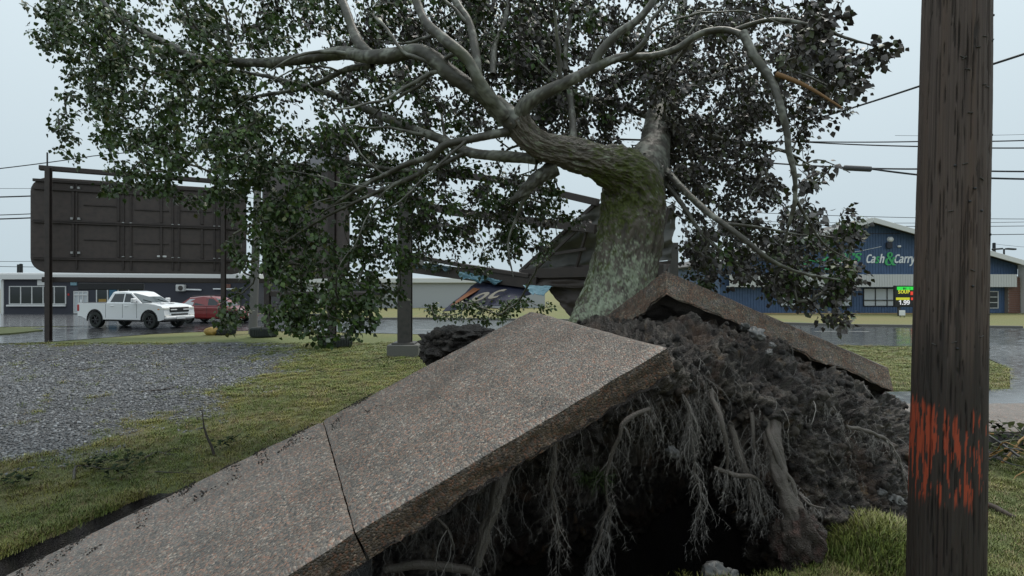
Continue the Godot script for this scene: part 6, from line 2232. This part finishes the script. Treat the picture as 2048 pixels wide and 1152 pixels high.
		tints.append(Color(0.04, 0.032, 0.026) * rng.randf_range(0.6, 1.8))
	var crumbs := scatter("soil_crumbs", lump.mesh(), M.soil, xs, tints, self)
	tag(crumbs, "dark soil crumbs strewn along the upper edge of the tilted slabs", "soil")
	mb = MB.new()
	for q in [[820, 772, 0.012], [1100, 800, 0.01], [682, 950, 0.012]]:
		pass
	# stones and tufts on the near rim of the hole
	for q in [[1430, 1146, 0.06, "grey stone at the near rim of the hole, bottom edge of the photo"], [1462, 1150, 0.035, "smaller pale stone on the hole's rim beside the grey stone"], [1700, 1028, 0.05, "grey stone at the top of the long grass clump"]]:
		mb = MB.new()
		var g := P(q[0], q[1], 3.38 if q[1] > 1100 else 3.95)
		mb.lump(g, Vector3(q[2] * 1.3, q[2], q[2]), nz, 0.4, 10)
		for i in mb.c.size():
			mb.c[i] = Color(0.10, 0.098, 0.094) * (1.0 + 0.5 * nf.get_noise_3dv(mb.v[i] * 20.0))
		solo("stone", mb, M.stone, q[3], "stone")

# ---------------------------------------------------------------- grass and gravel
func tuft_mesh(seed_: int, blades: int, spread: float, bend: float) -> ArrayMesh:
	var r := RandomNumberGenerator.new()
	r.seed = seed_
	var mb := MB.new()
	for k in blades:
		var a := r.randf() * TAU
		var d := Vector3(cos(a), 0, sin(a))
		var base := d * r.randf() * spread
		var h := r.randf_range(0.55, 1.0)
		var w := r.randf_range(0.016, 0.034)
		var b := r.randf_range(0.3, 1.0) * bend
		var side := Vector3(-d.z, 0, d.x) * w
		var p1 := base + Vector3(0, h * 0.5, 0) + d * b * 0.25
		var p2 := base + Vector3(0, h * (1.0 - 0.3 * b), 0) + d * b * 0.8
		var nn := (d * 0.5 + Vector3(0, 0.9, 0)).normalized()
		mb.col = Color(1, 1, 1) * r.randf_range(0.75, 1.2)
		var i0 := mb.vt(base - side, nn)
		var i1 := mb.vt(base + side, nn)
		var i2 := mb.vt(p1 - side * 0.8, nn)
		var i3 := mb.vt(p1 + side * 0.8, nn)
		var i4 := mb.vt(p2, nn)
		mb.tri(i0, i1, i2)
		mb.tri(i1, i3, i2)
		mb.tri(i2, i3, i4)
	return mb.mesh()

func on_paving(p: Vector2) -> bool:
	for q in paved:
		if Geometry2D.is_point_in_polygon(p, q):
			return true
	return false

func blade_color(p: Vector2) -> Color:
	var t := nf.get_noise_2d(p.x * 1.1 + 40.0, p.y * 1.1) * 1.3 + rng.randf_range(-0.35, 0.35)
	var c := Color(0.125, 0.175, 0.026).lerp(Color(0.27, 0.26, 0.055), clampf(0.4 + t, 0, 1))
	if rng.randf() < 0.16 + 0.25 * maxf(t, 0.0):
		c = Color(0.26, 0.2, 0.09) * rng.randf_range(0.6, 1.2)
	return c * rng.randf_range(0.75, 1.25)

func grass() -> void:
	rng.seed = 77
	var xs: Array[Transform3D] = []
	var tints := PackedColorArray()
	# bands of distance: from, to, half width factor, tufts, height
	for b in [[3.2, 5.5, 1.0, 15000, 0.055, 1.0], [5.5, 9.0, 0.98, 17000, 0.062, 1.2], [9.0, 14.0, 0.95, 15000, 0.075, 1.6], [14.0, 22.5, 0.95, 15000, 0.085, 2.4]]:
		for k in b[3]:
			var d := rng.randf_range(b[0], b[1])
			var p := Vector2(rng.randf_range(-1, 1) * d * b[2], d)
			var g := gravel_at(p)
			if g > 0.0 and rng.randf() < g * 1.15 and not (nz.get_noise_2d(p.x * 2.0, p.y * 2.0) > 0.6 and rng.randf() < 0.5):
				continue
			if p.x > -3.7 and p.x < 7.0 and p.y < 7.2 and sdf(p, bare) + 0.05 * nz.get_noise_2d(p.x * 4.0, p.y * 4.0) < 0.01:
				continue
			if on_paving(p):
				continue
			var h: float = b[4] * rng.randf_range(0.55, 1.25) * (1.0 + 0.5 * nf.get_noise_2d(p.x * 2.0, p.y * 2.0))
			var y := gh(p.x, p.y)
			xs.append(Transform3D(Basis(Vector3.UP, rng.randf() * TAU).scaled(Vector3(h * b[5], h, h * b[5])), Vector3(p.x, y - 0.004, -p.y)))
			tints.append(blade_color(p))
	var o := scatter("grass", tuft_mesh(3, 15, 0.85, 0.9), M.blade, xs, tints, self)
	o.name = "grass"
	# longer grass: the clump by the pole, the hole's rim, tufts along the lawn's torn edge and in the gravel
	xs = []
	tints = PackedColorArray()
	for k in 2600:
		var a := rng.randf() * TAU
		var r := sqrt(rng.randf())
		var p := Vector2(2.38 + 0.42 * r * cos(a), 3.72 + 0.42 * r * sin(a))
		if p.x < 1.98 + 0.1 * nz.get_noise_2d(p.y * 8.0, 0.0):
			continue
		var h := rng.randf_range(0.06, 0.13)
		xs.append(Transform3D(Basis(Vector3.UP, rng.randf() * TAU).scaled(Vector3(h, h, h)), Vector3(p.x, gh(p.x, p.y) - 0.03 + 0.16 * (1.0 - r * r), -p.y)))
		tints.append(blade_color(p) * Color(0.86, 1.0, 0.9))
	for k in 260:
		var p := Vector2(rng.randf_range(0.9, 1.35), rng.randf_range(3.22, 3.4))
		var h := rng.randf_range(0.04, 0.085)
		if nz.get_noise_2d(p.x * 7.0, 0.0) > 0.1:
			xs.append(Transform3D(Basis(Vector3.UP, rng.randf() * TAU).scaled(Vector3(h, h, h)), Vector3(p.x, -0.02, -p.y)))
			tints.append(blade_color(p))
	for k in 40:   # a tuft caught among the roots
		var p := P(1190 + rng.randfn() * 14.0, 945 + rng.randf() * 20.0, 3.52)
		var h := rng.randf_range(0.06, 0.12)
		xs.append(Transform3D(Basis.from_euler(Vector3(rng.randf_range(1.2, 2.6), rng.randf() * TAU, 0)).scaled(Vector3(h, h, h)), p))
		tints.append(Color(0.05, 0.085, 0.02) * rng.randf_range(0.6, 1.2))
	for k in 1500:   # sods hanging over the torn edge
		var t := rng.randf()
		var p := Vector2(lerpf(-3.3, -3.02, t) + rng.randf_range(-0.14, 0.02), lerpf(3.3, 4.7, t))
		var h := rng.randf_range(0.05, 0.1)
		xs.append(Transform3D(Basis(Vector3.UP, rng.randf() * TAU).scaled(Vector3(h, h, h)), Vector3(p.x, -0.008, -p.y)))
		tints.append(blade_color(p))
	for k in 900:
		var p := Vector2(rng.randf_range(-12, 0), rng.randf_range(5.5, 20))
		if gravel_at(p) < 0.3 or nz.get_noise_2d(p.x * 1.2 + 9.0, p.y * 1.2) < 0.25:
			continue
		var h := rng.randf_range(0.05, 0.11)
		xs.append(Transform3D(Basis(Vector3.UP, rng.randf() * TAU).scaled(Vector3(h * 1.3, h, h * 1.3)), Vector3(p.x, gh(p.x, p.y) - 0.004, -p.y)))
		tints.append(blade_color(p))
	o = scatter("long_grass", tuft_mesh(8, 10, 0.4, 0.9), M.blade, xs, tints, self)
	# gravel
	var lump := MB.new()
	lump.lump(Vector3.ZERO, Vector3(1, 0.6, 0.8), nz, 0.5, 3)
	xs = []
	tints = PackedColorArray()
	for b in [[5.0, 9.0, 42000, 0.0125], [9.0, 14.0, 36000, 0.017], [14.0, 22.0, 22000, 0.025]]:
		for k in b[2]:
			var d := rng.randf_range(b[0], b[1])
			var p := Vector2(-rng.randf_range(-0.02, 0.98) * d, d)
			var g := gravel_at(p)
			if rng.randf() > g * 1.1 - 0.05:
				continue
			var sc: float = b[3] * (0.45 + 1.5 * pow(rng.randf(), 2.5))
			xs.append(Transform3D(Basis.from_euler(Vector3(rng.randf() * 0.6, rng.randf() * TAU, rng.randf() * 0.6)).scaled(Vector3.ONE * sc), Vector3(p.x, gh(p.x, p.y) + sc * 0.25, -p.y)))
			var v := rng.randf_range(0.04, 0.15) if rng.randf() < 0.94 else 0.24
			tints.append(Color(v * 0.96, v, v * 1.06))
	o = scatter("gravel", lump.mesh(), M.stone, xs, tints, self)
